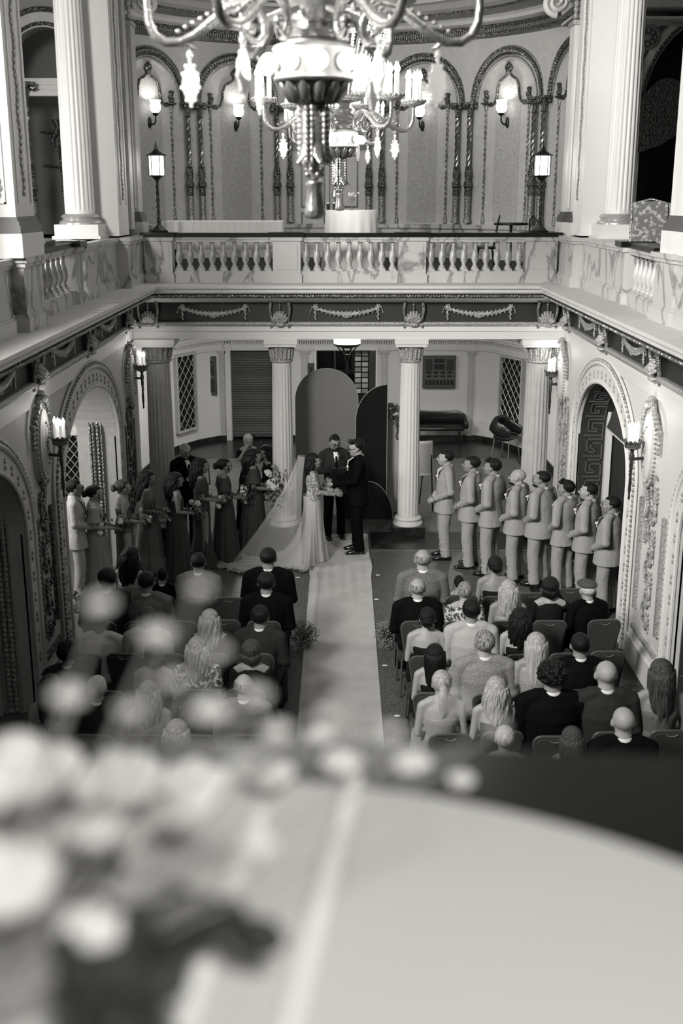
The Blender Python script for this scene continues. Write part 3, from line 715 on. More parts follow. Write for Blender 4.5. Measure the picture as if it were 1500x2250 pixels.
# upper walls and ceiling of the hall round the photographer, out of frame but lit
DEG = math.radians
def frame_at(ph, off=0.):
    p = cyl(ph, 0, off); return Matrix.Translation(p) @ Matrix.Rotation(-ph, 4, 'Z')     # local x along wall, -y towards room
AC = [DEG(a) for a in (-73, -48.7, -24.35, 0, 24.35, 48.7, 73)]
for i, a in enumerate(AC):
    F = frame_at(a)
    g = MB()
    P = archpts(0, 7.08, .86, .92, 28)
    g.tube([F @ Vector((u, -.05, z)) for u, z in P], [(.10, .045)]*len(P), 8, ref=tuple((F.to_3x3() @ Vector((0, 0, 0.001))) if False else (0, 0, 1)) if False else None)
    struct(g.build('trim_38', GILTD))
    b = MB()
    for k in range(44):
        t = PI*k/43
        b.ell(F @ Vector((.86*math.cos(t), -.10, 7.08+.92*math.sin(t))), (.03, .03, .03), 6, 4)
    b.tube([F @ Vector((u, -.08, z)) for u, z in archpts(0, 7.08, .94, 1.0, 28)], .018, 6); b.tube([F @ Vector((u, -.08, z)) for u, z in archpts(0, 7.08, .77, .83, 28)], .018, 6)
    struct(b.build('trim_39', GILT))
    struct(MB().tube([F @ Vector((u, -.01, z)) for u, z in archpts(0, 7.08, .70, .76, 28, 4.7)], .022, 6).build('trim_40', GREYW))
    if abs(a) < .01: continue
    # stippled panel, rope frame and busts
    pts = [(-.56, 4.7), (-.56, 6.98), (-.42, 6.95), (-.30, 7.05), (-.26, 7.28), (-.2, 7.45), (0, 7.58), (.2, 7.45), (.26, 7.28), (.30, 7.05), (.42, 6.95), (.56, 6.98), (.56, 4.7)]
    struct(MB().prism(pts, -.012, .01, F).build('trim_41', STIP))
    r_ = MB(); h = []
    for s_ in (-1, 1):
        for q in (0, PI):
            r_.tube([F @ Vector((s_*.56+.018*math.cos(k*.7+q), -.035+.018*math.sin(k*.7+q), 4.85+k*.024)) for k in range(86)], .019, 5)
        r_.lathe([(.045, 4.68), (.045, 4.75), (.03, 4.85)], (0, 0, 0), 8, F @ Matrix.Translation((s_*.56, -.035, 0)))
        r_.lathe([(.03, 6.88), (.05, 6.98), (.05, 7.0)], (0, 0, 0), 8, F @ Matrix.Translation((s_*.56, -.035, 0)))
    struct(r_.build('trim_42', GILT))
    o = MB()
    for s_ in (-1, 1):
        o.tube([F @ Vector((s_*u, -.04, z)) for u, z in ((.62, 7.03), (.42, 7.0), (.33, 7.06), (.285, 7.18), (.27, 7.32), (.22, 7.45), (.10, 7.52), (0, 7.60))], [(.028, .028)]*8, 8)
        o.box((0, 0, 0), (.24, .08, .035), F @ Matrix.Translation((s_*.55, -.05, 7.05)))
        for c_, r2 in (((s_*.56, -.06, 7.12), (.06, .05, .06)), ((s_*.56, -.06, 7.21), (.045, .045, .055)), ((s_*.56, -.06, 7.26), (.06, .04, .04)), ((s_*.53, -.06, 7.17), (.05, .03, .05))): o.ell(F @ Vector(c_), r2, 9, 6)
    for c_, r2 in (((0, -.05, 7.62), (.06, .05, .06)), ((0, -.05, 7.72), (.075, .05, .055)), ((-.05, -.05, 7.69), (.04, .04, .05)), ((.05, -.05, 7.69), (.04, .04, .05)), ((0, -.05, 7.77), (.04, .03, .03))): o.ell(F @ Vector(c_), r2, 9, 6)
    struct(o.build('trim_43', GILTD))
# coupled twisted columns
tc = empty('twisted_column')
m = MB()
for q in range(3):
    m.tube([(.026*math.cos(k*.33+q*2*PI/3), .026*math.sin(k*.33+q*2*PI/3), 5.78+k*.021) for k in range(50)], .027, 7)
m.lathe([(.028, 5.78), (.028, 6.83)], seg=12); m.build('twisted_shaft', mat('twisted_gilt', .22, .28, .8), tc)
m = MB(); m.lathe([(.085, 4.70), (.085, 4.74), (.07, 4.78), (.062, 4.82), (.066, 4.86), (.066, 5.22), (.062, 5.24)], seg=28, mod=lambda a, z: 1-.07*max(0, math.cos(a*12)) if 4.84 < z < 5.23 else 1); m.build('fluted_foot', GILT, tc)
m = MB(); m.lathe([(.07, 5.24), (.075, 5.30), (.07, 5.38), (.08, 5.42), (.10, 5.44), (.085, 5.47), (.09, 5.50), (.07, 5.53), (.06, 5.56), (.075, 5.62), (.078, 5.68), (.066, 5.76), (.06, 5.80), (.07, 5.81), (.055, 5.83)], seg=16); m.build('ringed_collar', GILTD, tc)
m = MB(); m.lathe([(.05, 6.78), (.065, 6.80), (.05, 6.82), (.052, 6.92), (.08, 6.98)], seg=14); m.bx(-.12, .12, -.10, .10, 7.03, 7.08)
for s_ in (-1, 1):
    for y in (-.08, .06): m.ell((s_*.09, y, 6.99), (.045, .035, .045), 8, 6)
m.ell((0, -.09, 7.01), (.03, .03, .03), 6, 4); m.build('capital', GILTD, tc)
k = 0
names = {-36.5: 'between the first and second sconces', -12.2: 'left of the double doors', 12.2: 'right of the double doors', 36.5: 'between the third and fourth sconces', 60.8: 'at the far right beside the lamp'}
for a in (-36.5, -12.2, 12.2, 36.5, 60.8):
    for d in (-1.75, 1.75):
        c = tc if k == 0 else copy_tree(tc); k += 1
        p = cyl(DEG(a+d), 0, .14); c.location = (p.x, p.y, 0); c.rotation_euler = (0, 0, -DEG(a+d))
        tag(c, f"dark gilt twisted column {names[a]}, {'left' if d < 0 else 'right'} one of the pair", 'column', 'twisted columns of the arcade')
# double doors
F = frame_at(0); root = struct(MB().prism([(-.72, 3.96), (.72, 3.96), (.72, 6.25), (-.72, 6.25)], -.05, -.02, F).build('door_2', GREYW))
m = MB()
for s_ in (-1, 1):
    for z0, z1 in ((4.1, 4.9), (5.0, 6.1)): m.ring([(s_*.36-.26, z0), (s_*.36+.26, z0), (s_*.36+.26, z1), (s_*.36-.26, z1)], [(s_*.36-.23, z0+.03), (s_*.36+.23, z0+.03), (s_*.36+.23, z1-.03), (s_*.36-.23, z1-.03)], -.07, -.05, F)
m.prism([(-.01, 4), (.01, 4), (.01, 6.2), (-.01, 6.2)], -.08, -.05, F); m.prism([(-.8, 6.2), (.8, 6.2), (.8, 6.3), (-.8, 6.3)], -.1, -.02, F)
struct(m.build('trim_44', BRONZE, root))

# ---- side galleries: end walls with arches
def gallery_end(x0, x1, y, cx, a, spring, rise, nm, band_m, dark, wm):
    M = Matrix.Translation((0, y, 0)); m = MB()
    m.prism([(x0, ZF), (cx-a, ZF), (cx-a, 9.3), (x0, 9.3)], 0, .3, M); m.prism([(cx-a, 9.3)]+archpts(cx, spring, a, rise)+[(cx+a, 9.3)], 0, .3, M); m.prism([(cx+a, ZF), (x1, ZF), (x1, 9.3), (cx+a, 9.3)], 0, .3, M)
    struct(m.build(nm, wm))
    struct(MB().ring(archpts(cx, spring, a+.24, rise+.24, 24, ZF), archpts(cx, spring, a, rise, 24, ZF), -.06, 0, M, False).build('trim_45', band_m))
    struct(MB().tube([(u, y-.08, z) for u, z in archpts(cx, spring, a+.26, rise+.26, 24)], .04, 8).tube([(u, y-.06, z) for u, z in archpts(cx, spring, a+.05, rise+.05, 24)], .03, 8).build('trim_46', GILTD))
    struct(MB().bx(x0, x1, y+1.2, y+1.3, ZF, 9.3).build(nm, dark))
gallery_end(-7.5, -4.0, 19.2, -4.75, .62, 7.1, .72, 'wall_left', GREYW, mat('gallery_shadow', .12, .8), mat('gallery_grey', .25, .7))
struct(MB().bx(-5.6, -3.6, 19.05, 19.3, 6.78, 6.86).bx(-5.6, -3.6, 19.1, 19.3, 6.95, 7.05).bx(-5.6, -3.6, 19.12, 19.3, 6.86, 6.95).build('trim_47', PLASTER))
c = copy_tree(tc); c.location = (-5.08, 18.95, -.1); c.scale = (1.35, 1.35, 1.0); tag(c, 'dark twisted column standing in the shadowed left gallery', 'column')
o = MB()
for k in range(4):
    o.tube([(-4.95+.12*k+.05*math.sin(j*.8), 20.32, 6.5-j*.06) for j in range(10)], [.05-.004*j for j in range(10)], 7)
for k in range(3): o.tube([(-4.9+.17*k, 20.32, 6.1), (-4.9+.17*k+.02, 20.32, 5.2)], .012, 5)
o.tube([(-5.2, 20.32, 5.75), (-4.3, 20.32, 5.65)], .02, 6).tube([(-5.2, 20.32, 6.3), (-4.3, 20.32, 6.2)], .015, 6)
tag(o.build('hanging_garland', GILTD), 'dark garland hangings inside the left gallery arch, behind the white column', 'garland')
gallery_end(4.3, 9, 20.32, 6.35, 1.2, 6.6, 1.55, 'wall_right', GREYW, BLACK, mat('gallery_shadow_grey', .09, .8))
struct(MB().bx(3.7, 8, 19.4, 20.32, 8.15, 8.25).bx(3.7, 8, 19.45, 20.32, 7.98, 8.02).build('trim_48', GREYW))
o = MB(); M_ = Matrix.Translation((5.0, 19.61, 7.72)) @ Matrix.Rotation(PI/2, 4, 'X')
o.lathe([(.19, 0), (.2, .05), (.16, .06), (.15, .03), (.06, .03), (.05, .07), (.01, .08)], seg=24, M=M_)
for k in range(8): o.ell((5.0+.1*math.cos(k*PI/4), 19.56, 7.72+.1*math.sin(k*PI/4)), (.028, .02, .028), 6, 4)
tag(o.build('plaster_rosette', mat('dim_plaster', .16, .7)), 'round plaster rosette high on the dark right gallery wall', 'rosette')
o = MB(); P = [(5.05+1.3*math.cos(PI*k/14+PI), 0) for k in range(15)]
pts = [(4.75+1.25*(k/16), 6.05+.95*math.sin(PI*k/16*.9)**.8+.25*k/16) for k in range(17)]
o.prism([(4.75, 5.85)]+pts+[(6.0, 6.4), (5.4, 6.05)], 20.0, 20.08); struct(o.build('trim_49', GILTD))
# marble dado of the back hall sides
struct(MB().bx(-4.7, -3.5, 18, 18.2, ZF, 4.62).build('wall_left', MARBLED))

# ================================================================ LAMPS
# chandeliers -----------------------------------------------------------------
GL = mat('crystal_bead', .85, .15, emit=.55, spec=.8)  # beads emit a little, standing in for lamplight inside the basket
CRY = mat('cut_crystal', .8, .05, trans=.55, spec=.8, emit=.12)
CH = mat('silvered_brass', .36, .3, .8, bump=('noise', 40, .3))
CHW = mat('cream_enamel_band', .5, .35, spec=.6)
CHD = mat('dark_acanthus', .24, .3, .75)
def chandelier(loc, rz, label):
    root = empty('chandelier', loc, rz); tag(root, label, 'chandelier', 'crystal chandeliers hanging in a row')
    # tassel
    m = MB(); m.lathe([(.0, 0), (.042, .005), (.052, .02), (.047, .05), (.040, .10), (.036, .15), (.043, .165), (.04, .175), (.022, .18)], seg=28, mod=lambda a, z: 1-.09*max(0, math.cos(a*9)) if z < .16 else 1)
    m.build('tassel', CH, root)
    m = MB(); m.ell((0, 0, .215), (.034, .034, .036), 14, 9)
    for k in range(8):
        a = k*PI/4; m.ell((.036*math.cos(a), .036*math.sin(a), .22+.012*(-1)**k), .015, 7, 5)
    m.build('knot', CH, root)
    m = MB()
    for k in range(5):
        a = k*2*PI/5+.3; ca, sa = math.cos(a), math.sin(a)
        P = [(.045*ca, .045*sa, .53), (.06*ca, .06*sa, .45), (.058*ca, .058*sa, .36), (.07*ca, .07*sa, .30), (.10*ca, .10*sa, .26)]
        m.tube(P, [(.022, .008), (.035, .012), (.038, .012), (.028, .01), (.006, .004)], 8, ref=(-sa, ca, 0))
        for j in range(10):
            t = .27+.026*j; rr = .065
            for s_ in (-1, 1): m.ell((rr*ca-s_*sa*.030, rr*sa+s_*ca*.030, t), (.010, .010, .022), 6, 4)
    m.lathe([(.022, .23), (.03, .30), (.045, .45), (.05, .53)], seg=12); m.build('leaf_stem', CH, root)
    m = MB(); m.lathe([(.05, .525), (.065, .53), (.07, .54), (.10, .565), (.13, .60), (.145, .625)], seg=20)
    for k in range(12):
        a = k*PI/6; ca, sa = math.cos(a), math.sin(a)
        m.tube([(.065*ca, .065*sa, .535), (.105*ca, .105*sa, .555), (.142*ca, .142*sa, .60), (.158*ca, .158*sa, .63)], [.012, .03, .028, .01], 7)
    m.build('acanthus_bowl', CHD, root)
    m = MB(); m.lathe([(.14, .622), (.18, .625), (.19, .635), (.18, .65), (.18, .75), (.195, .765), (.185, .78), (.14, .785), (.12, .81)], seg=40)
    band = m.build('lamp_ring', CHW, root)
    for k in range(10):
        a = k*2*PI/10+.12; ca, sa = math.cos(a), math.sin(a)
        b = MB(); b.ell((.225*ca, .225*sa, .70), .042, 16, 10); bo = b.build('bulb', BULB, band)
        b = MB(); b.tube([(.175*ca, .175*sa, .70), (.195*ca, .195*sa, .70)], .034, 12); b.build('socket', CH, bo)
    m = MB(); m.lathe([(.14, .81), (.145, .84), (.10, .86), (.10, .875), (.12, .89), (.115, .97), (.13, .985), (.13, 1.0), (.10, 1.01), (.10, 1.05), (.16, 1.07), (.20, 1.075)], seg=32); m.build('drum', CH, root)
    for k in range(6):
        a = k*PI/3+.30; ca, sa = math.cos(a), math.sin(a)
        pr = [(.31, .83), (.285, .80), (.25, .80), (.225, .83), (.225, .88), (.25, .935), (.31, .965), (.39, .95), (.47, .89), (.55, .83), (.62, .80), (.69, .80), (.74, .83), (.765, .89), (.77, .96), (.77, 1.02)]
        m = MB(); m.tube([(x*ca, x*sa, z) for x, z in pr], [.016, .02, .022, .022, .022, .024, .026, .026, .024, .024, .022, .022, .022, .02, .018, .018], 9)
        m.ell((.295*ca, .295*sa, .855), .03, 10, 6)
        for j in range(9):
            x, z = (.42+.035*j, .955-.018*j) if j < 7 else (.74+.02*(j-7), .86); m.ell((x*ca, x*sa, z), (.014, .014, .012), 6, 4)
        m.tube([(.60*ca, .60*sa, .80), (.57*ca, .57*sa, .775), (.55*ca, .55*sa, .77)], [.014, .01, .005], 6)
        m.tube([(.22*ca, .22*sa, .9), (.14*ca, .14*sa, .93)], .016, 6)
        arm = m.build('arm', CH, root)
        m = MB(); m.lathe([(.02, 1.02), (.04, 1.035), (.09, 1.045), (.115, 1.06), (.12, 1.085), (.11, 1.085), (.10, 1.06), (0, 1.055)], (.77*ca, .77*sa, 0), 20, caps=False)
        for j in range(16):
            t = j*PI/8; m.ell((.77*ca+.117*math.cos(t), .77*sa+.117*math.sin(t), 1.085), (.018, .018, .016), 6, 4)
        m.build('candle_dish', GILTL, arm)
        for j in range(5):
            t = j*2*PI/5+a; cx, cy = .77*ca+.068*math.cos(t), .77*sa+.068*math.sin(t)
            m = MB(); m.lathe([(.019, 1.06), (.019, 1.28), (.012, 1.29)], (cx, cy, 0), 12); m.build('candle', CANDLE, arm)
            m = MB(); m.lathe([(.008, 1.285), (.022, 1.31), (.024, 1.33), (.012, 1.36), (.002, 1.385)], (cx, cy, 0), 12); m.build('flame_bulb', BULB, arm)
        m = MB(); x = .58
        m.tube([(x*ca, x*sa, .80), (x*ca, x*sa, .765)], .003, 4); m.ell((x*ca, x*sa, .745), (.016, .016, .02), 10, 7)
        M_ = T(x*ca, x*sa, 0, a)
        m.prism([(0, .72), (.035, .66), (.042, .60), (.02, .545), (0, .52), (-.02, .545), (-.042, .60), (-.035, .66)], -.008, .008, M_)
        for q in ((0, .72), (.035, .66), (.042, .60), (.02, .545), (0, .52), (-.02, .545), (-.042, .60), (-.035, .66), (.02, .695), (-.02, .695)): m.ell(M_ @ Vector((q[0], 0, q[1])), .011, 6, 4)
        m.build('crystal_drop', CRY, arm)
    # crystal basket above
    m = MB(); m.lathe([(.18, 1.08), (.24, 1.085), (.25, 1.12), (.24, 1.13)], seg=32, caps=False)
    for k in range(26): m.ell((.245*math.cos(k*PI/13), .245*math.sin(k*PI/13), 1.135), (.018, .018, .03), 6, 4)
    m.build('basket_ring', GILTL, root)
    m = MB()
    for k in range(44):
        a = k*2*PI/44
        for j in range(24):
            t = j/23; r = .22+.30*math.sin(t*PI/2)**1.0*(.35+.65*t); m.ell((r*math.cos(a), r*math.sin(a), 1.12+.66*t), (.012, .012, .014), 5, 4)
    o = m.build('crystal_strands', GL, root); o['kind'] = 'stuff'
    m = MB(); m.lathe([(.53, 1.78), (.56, 1.785), (.57, 1.83), (.55, 1.84)], seg=40, caps=False)
    for k in range(36):
        a = k*2*PI/36; m.ell((.565*math.cos(a), .565*math.sin(a), 1.87), (.03, .03, .03+.015*(k % 2)), 7, 5)
    m.build('crown_ring', GILTL, root)
    for k in range(6):
        a = k*PI/3; m = MB(); m.tube([((.25+.30*t)*math.cos(a), (.25+.30*t)*math.sin(a), 1.13+.66*t**.8) for t in (0, .25, .5, .75, 1)], .01, 6); m.build('rib', CH, root)
    m = MB(); m.lathe([(.03, 1.05), (.03, 2.6), (.05, 2.62), (.05, 2.7), (.02, 2.72), (.02, 4.2)], seg=12)
    for k in range(6): m.tube([(.55*math.cos(k*PI/3), .55*math.sin(k*PI/3), 1.85), (.04*math.cos(k*PI/3), .04*math.sin(k*PI/3), 2.6)], .008, 5)
    m.build('hanging_rod', CH, root)
    x, y, z = loc
    point('chandelier_core', (x, y, z+1.45), CHE*.42, .12)
    for k in range(6):
        a = k*PI/3+.30+rz; point('chandelier_candles', (x+.77*math.cos(a), y+.77*math.sin(a), z+1.47), CHE*.08, .06)
        point('chandelier_ring', (x+.36*math.cos(a+.5), y+.36*math.sin(a+.5), z+.70), CHE*.008, .05)
CHE = 75
chandelier((-.13, 5.6, 5.10), -.30, 'nearest chandelier, large and slightly soft at the top centre of the picture')
chandelier((-.02, 12.0, 5.07), -.12, 'second chandelier, with its crystal basket showing right behind the nearest one')
chandelier((-.10, 17.9, 5.19), .2, 'farthest chandelier, mostly hidden behind the second one')
bx_ = MB().bx(-.16, .16, -.16, .16, 9.2, 9.3)
struct(MB().bx(-8, 8, 3, 17.0, 9.28, 9.4).build('ceiling', GREYW))

# wall cartouches and torch sconces on the lower walls ---------------------------
def cartouche(label, M, zc, gm, pm):
    root = empty('oval_cartouche', (0, 0, 0)); tag(root, label, 'wall ornament'); root.matrix_world = M @ Matrix.Translation((0, 0, zc))
    P = lambda r1, r2, n=28: [(r1*math.cos(2*PI*k/n), r2*math.sin(2*PI*k/n)) for k in range(n)]
    m = MB(); m.prism(P(.23, .42), -.06, .01); m.prism(P(.20, .38), -.09, -.06); m.ell((0, -.085, 0), (.17, .03, .34), 20, 12); m.build('oval_plaque', pm, root)
    m = MB()
    for k in range(52):
        a = 2*PI*k/52; m.ell((.235*math.cos(a), -.065, .43*math.sin(a)), (.014, .018, .016), 6, 4)
    for k in range(12): m.ell((.06*math.sin(k*.9), -.115, -.2+k*.04), (.02-.006*(k % 2), .012, .016), 6, 4)
    m.build('beaded_rim', gm, root)
    m = MB()
    for s_ in (-1, 1):
        for k in range(9):
            t = k/8; m.ell((s_*(.04+.28*t), -.05-.03*math.sin(PI*t), .48-.03*k+.05*math.sin(PI*t)), (.034, .035, .032), 7, 5)
        for k in range(5): m.ell((s_*.32, -.05, .22-.05*k), (.028-.003*k, .03, .03), 6, 4)
    m.ell((0, -.08, .49), (.08, .07, .045), 10, 6); m.ell((0, -.07, .54), (.05, .05, .04), 8, 6)
    m.build('garland', gm, root)
    m = MB()
    for k in range(18): m.ell((.03*math.sin(k*.9), -.03, -.46-.035*k), (.030-.001*k, .022, .024), 6, 4)
    m.tube([(.05*math.sin(k*.6), -.04, -.45-.03*k) for k in range(20)], .010, 5); m.build('pendant', gm, root)
def torch(label, M, zd, off, e):
    root = empty('torch_sconce', (0, 0, 0)); tag(root, label, 'wall light'); root.matrix_world = M @ Matrix.Translation((0, -off, zd))
    m = MB(); m.lathe([(.003, -.62), (.014, -.60), (.010, -.55), (.018, -.5), (.014, -.3), (.024, -.22), (.018, -.2), (.03, -.12), (.02, -.1), (.022, -.06), (.06, -.045), (.085, -.03)], seg=12)
    for k in range(8): m.ell((.018*math.cos(k*.9), .018*math.sin(k*.9), -.48+.03*k), .009, 5, 4)
    m.build('torch_pole', BRONZE, root)
    m = MB(); m.lathe([(.06, -.045), (.085, -.03), (.09, .03), (.10, .04), (.092, .04), (.085, .0), (0, -.01)], seg=24, caps=False)
    for k in range(12): m.ell((.095*math.cos(k*PI/6), .095*math.sin(k*PI/6), .045), (.02, .02, .016), 6, 4)
    m.build('dish', mat('bronze_gilt', .16, .35, .75, bump=('voronoi', 60, .7)), root)
    m = MB(); m.tube([(0, 0, -.16), (0, off*.5, -.15), (0, off, -.13)], [.016, .018, .03], 9); m.ell((0, off*.9, -.13), (.045, .03, .05), 10, 7); m.build('bracket_arm', BRONZE, root)
    for k in range(4):
        a = k*PI/2+.5; cx, cy = .045*math.cos(a), .045*math.sin(a)
        h = .17+.02*(k == 1)
        MB().lathe([(.017, 0), (.017, h), (.01, h+.005)], (cx, cy, 0), 12).build('candle', CANDLE, root)
        MB().lathe([(.006, h), (.018, h+.02), (.018, h+.035), (.008, h+.06), (.002, h+.075)], (cx, cy, 0), 12).build('flame_bulb', BULB, root)
    p = root.matrix_world @ Vector((0, -.06, .33)); point('torch_light', p, e, .05)
for lab, M, u, zc, g, p in (('oval cartouche at the far end of the left wall, near the corner column', ML, 16.6, 2.58, GILT, GREYW), ('oval cartouche between the two left arches', ML, 11.5, 2.70, GILT, GREYW),
                            ('pale oval cartouche at the far end of the right wall, near the corner column', MR, 16.9, 2.60, GILTL, PLASTER), ('pale oval cartouche between the two right arches', MR, 11.85, 2.58, GILTL, PLASTER)):
    cartouche(lab, M @ Matrix.Translation((u, 0, 0)), zc, g, p)
torch('torch sconce at the far end of the left wall, beside the corner column', ML @ Matrix.Translation((16.6, 0, 0)), 2.76, .22, 3.0)
torch('torch sconce between the left arches, over the man in the pale suit', ML @ Matrix.Translation((11.5, 0, 0)), 2.74, .24, 3.0)
torch('torch sconce at the far end of the right wall, beside the corner column', MR @ Matrix.Translation((16.9, 0, 0)), 2.62, .21, 3.0)
torch('torch sconce between the right arches, above the last groomsman', MR @ Matrix.Translation((11.85, 0, 0)), 2.62, .24, 3.0)

# small glass-shaded sconces in the arcade
for a, lab in ((AC[1], 'glass wall sconce in the leftmost visible arch of the apse'), (AC[2], 'glass wall sconce in the arch just left of the double doors'), (AC[4], 'glass wall sconce in the arch just right of the double doors'), (AC[5], 'glass wall sconce in the right arch above the cafe table')):
    F = frame_at(a); root = empty('wall_sconce', (0, 0, 0)); root.matrix_world = F; tag(root, lab, 'wall light')
    m = MB(); m.ell((0, -.03, 6.66), (.045, .03, .11), 10, 7); m.tube([(0, -.04, 6.62), (0, -.16, 6.62), (0, -.22, 6.68), (0, -.22, 6.78)], [.018, .016, .016, .014], 8); m.lathe([(.02, 6.77), (.06, 6.80), (.07, 6.83)], (0, -.22, 0), 12); m.build('bracket', IRON, root)
    m = MB(); m.lathe([(.05, 6.83), (.10, 6.88), (.11, 6.95), (.095, 7.02), (.115, 7.07)], (0, -.22, 0), 18, mod=lambda t, z: 1+.05*math.cos(6*t), caps=False); m.build('glass_shade', GLASSW, root)
    p = F @ Vector((0, -.26, 6.97)); point('sconce_light', p, 10.0, .05)

# lantern posts on the balustrade
def lantern(x, y, label):
    root = tag(empty('lantern_post', (x, y, ZF+.745)), label, 'lamp')
    m = MB(); m.lathe([(.13, 0), (.135, .02), (.09, .045), (.075, .07), (.035, .10), (.025, .14), (.035, .16), (.02, .18), (.018, .72), (.03, .74), (.02, .76)], seg=16)
    for q in (0, PI): m.tube([(.018*math.cos(k*.45+q), .018*math.sin(k*.45+q), .18+k*.0135) for k in range(40)], .010, 5)
    m.build('post', IRON, root)
    cage = MB(); cage.lathe([(.02, .74), (.06, .78), (.075, .80), (.12, .815), (.125, .825)], seg=6)
    for k in range(6):
        a = k*PI/3; cage.tube([(.118*math.cos(a), .118*math.sin(a), .82), (.118*math.cos(a), .118*math.sin(a), 1.10)], .007, 5)
    cage.lathe([(.15, 1.10), (.155, 1.115), (.10, 1.135), (.05, 1.17), (.03, 1.19), (.035, 1.21), (.015, 1.24), (.004, 1.32)], seg=6); cage.build('cage', IRON, root)
    MB().lathe([(.108, .825), (.108, 1.10)], seg=6, smooth=False).build('glass_pane', GLASSW, root)
    point('lantern_light', (x+.2*(1 if x < 0 else -1), y-.2, ZF+1.7), 6, .08)
lantern(-2.76, 17.42, 'black lantern post with a lit hexagonal shade on the left end of the balustrade')
lantern(3.0, 17.42, 'black lantern post with a lit hexagonal shade on the right end of the balustrade')

# torchiere behind the backdrop
root = tag(empty('torchiere', (.10, 20.0, 0)), 'torchiere with a wide glowing bowl standing behind the big arched backdrop', 'lamp')
MB().lathe([(.20, 0), (.2, .03), (.03, .06), (.02, .1), (.02, 2.4), (.04, 2.45), (.02, 2.5)], seg=14).build('pole', BRONZE, root)
m = MB()
for k in range(6):
    a = k*PI/3; m.tube([(.02*math.cos(a), .02*math.sin(a), 2.38), (.06*math.cos(a), .06*math.sin(a), 2.52), (.17*math.cos(a), .17*math.sin(a), 2.63)], .010, 6)
m.lathe([(.10, 2.62), (.22, 2.655), (.245, 2.68), (.245, 2.70)], seg=24); m.build('holder', BRONZE, root)
m = MB(); m.lathe([(.235, 2.70), (.24, 2.82)], seg=24); m.build('glowing_bowl', GLASSW, root)
point('torchiere_light', (.10, 20.0, 2.95), 6, .1)

# ================================================================ FURNITURE OF THE UPPER HALL
CLOTH = mat('white_tablecloth', .80, .8)
o = MB().lathe([(.42, 5.01), (.425, 5.005), (.44, 4.7), (.47, 4.3), (.50, ZF+.01)], (.16, 19.0, 0), 96, mod=lambda a, z: 1+.05*max(0, (5.0-z))*math.cos(15*a)).build('cocktail_table', CLOTH)
tag(o, 'tall round table under a white cloth behind the middle of the balustrade', 'table')
root = tag(empty('buffet_table', (-1.90, 18.7, ZF)), 'long low table with a white cloth behind the left part of the balustrade', 'table')
m = MB(); m.bx(-.95, .95, -.35, .35, .87, .885); m.build('cloth_top', CLOTH, root)
m = MB(); n = 120; vs = []; fs = []
loop = [(-.96+1.92*i/n, -.36) for i in range(n+1)]+[(.96, .36), (-.96, .36)]
for i, (x, y) in enumerate(loop):
    w_ = .012*math.sin(i*.9); vs += [(x, y+w_*0, .885), (x, y-.01+w_, .45)]
for i in range(len(loop)): j = (i+1) % len(loop); fs.append((2*i, 2*j, 2*j+1, 2*i+1))
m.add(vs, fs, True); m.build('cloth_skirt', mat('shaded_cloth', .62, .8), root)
for x in (-.85, .85):
    for y in (-.28, .28): MB().tube([(x, y, 0), (x, y, .87)], .02, 8).build('leg', IRON, root)
# glass of flowers and two candles on the table
root = tag(empty('flower_coupe', (.17, 18.85, 5.01)), 'stemmed glass of small white flowers on the tall white table', 'flowers')
MB().lathe([(.04, 0), (.006, .01), (.006, .12), (.04, .15), (.05, .19)], seg=14).build('stem_glass', mat('clear_glass', .6, .05, trans=.8), root)
m = MB()
for k in range(26): m.ell((rnd.gauss(0, .035), rnd.gauss(0, .03), .22+rnd.random()*.05), .014, 6, 4)
m.build('blossoms', CLOTH, root)
for x, lab in ((-.22, 'short dark candle holder at the left end of the tall white table'), (-.12, 'short dark candle holder second from the left on the tall white table')):
    o = tag(empty('candle_holder', (x, 18.95, 5.01)), lab, 'candle holder', 'dark candle holders on the white table'); MB().lathe([(.024, 0), (.024, .10)], seg=12).build('cup', IRON, o); MB().lathe([(.018, .10), (.018, .125)], seg=12).build('wax', CLOTH, o)
# cafe table and windsor chairs
root = tag(empty('cafe_table', (2.87, 19.5, ZF)), 'small round dark cafe table behind the right end of the balustrade', 'table')
MB().lathe([(.28, .80), (.29, .81), (.29, .83), (.28, .84)], seg=28).build('table_top', IRON, root); MB().lathe([(.2, 0), (.2, .02), (.03, .05), (.025, .80)], seg=14).build('pedestal', IRON, root)
def windsor(x, y, rz, label):
    root = tag(empty('windsor_chair', (x, y, ZF), rz), label, 'chair')
    MB().lathe([(.17, .42), (.19, .43), (.19, .45), (.16, .46)], seg=18).build('seat', IRON, root)
    for sx, sy in ((-1, -1), (1, -1), (-1, 1), (1, 1)): MB().tube([(sx*.11, sy*.11, .43), (sx*.17, sy*.17, 0)], .013, 6).build('leg', IRON, root)
    P = [(-.17, -.13, .45), (-.175, -.17, .7), (-.13, -.20, .88), (0, -.22, .96), (.13, -.20, .88), (.175, -.17, .7), (.17, -.13, .45)]
    MB().tube(P, .012, 7).build('hoop_back', IRON, root)
    m = MB()
    for k in range(6): x_ = -.11+.044*k; m.tube([(x_*.8, -.14, .45), (x_, -.205, .94-abs(x_)*.6)], .006, 5)
    m.build('spindles', IRON, root)
    MB().tube([(-.20, .08, .66), (-.19, -.12, .67), (-.12, -.19, .68), (0, -.21, .68), (.12, -.19, .68), (.19, -.12, .67), (.20, .08, .66)], .012, 6).build('arm_bow', IRON, root)
windsor(2.42, 19.25, 1.4, 'black hoop-back chair left of the small cafe table'); windsor(3.36, 19.1, -1.2, 'black hoop-back chair right of the small cafe table, behind the lantern post')
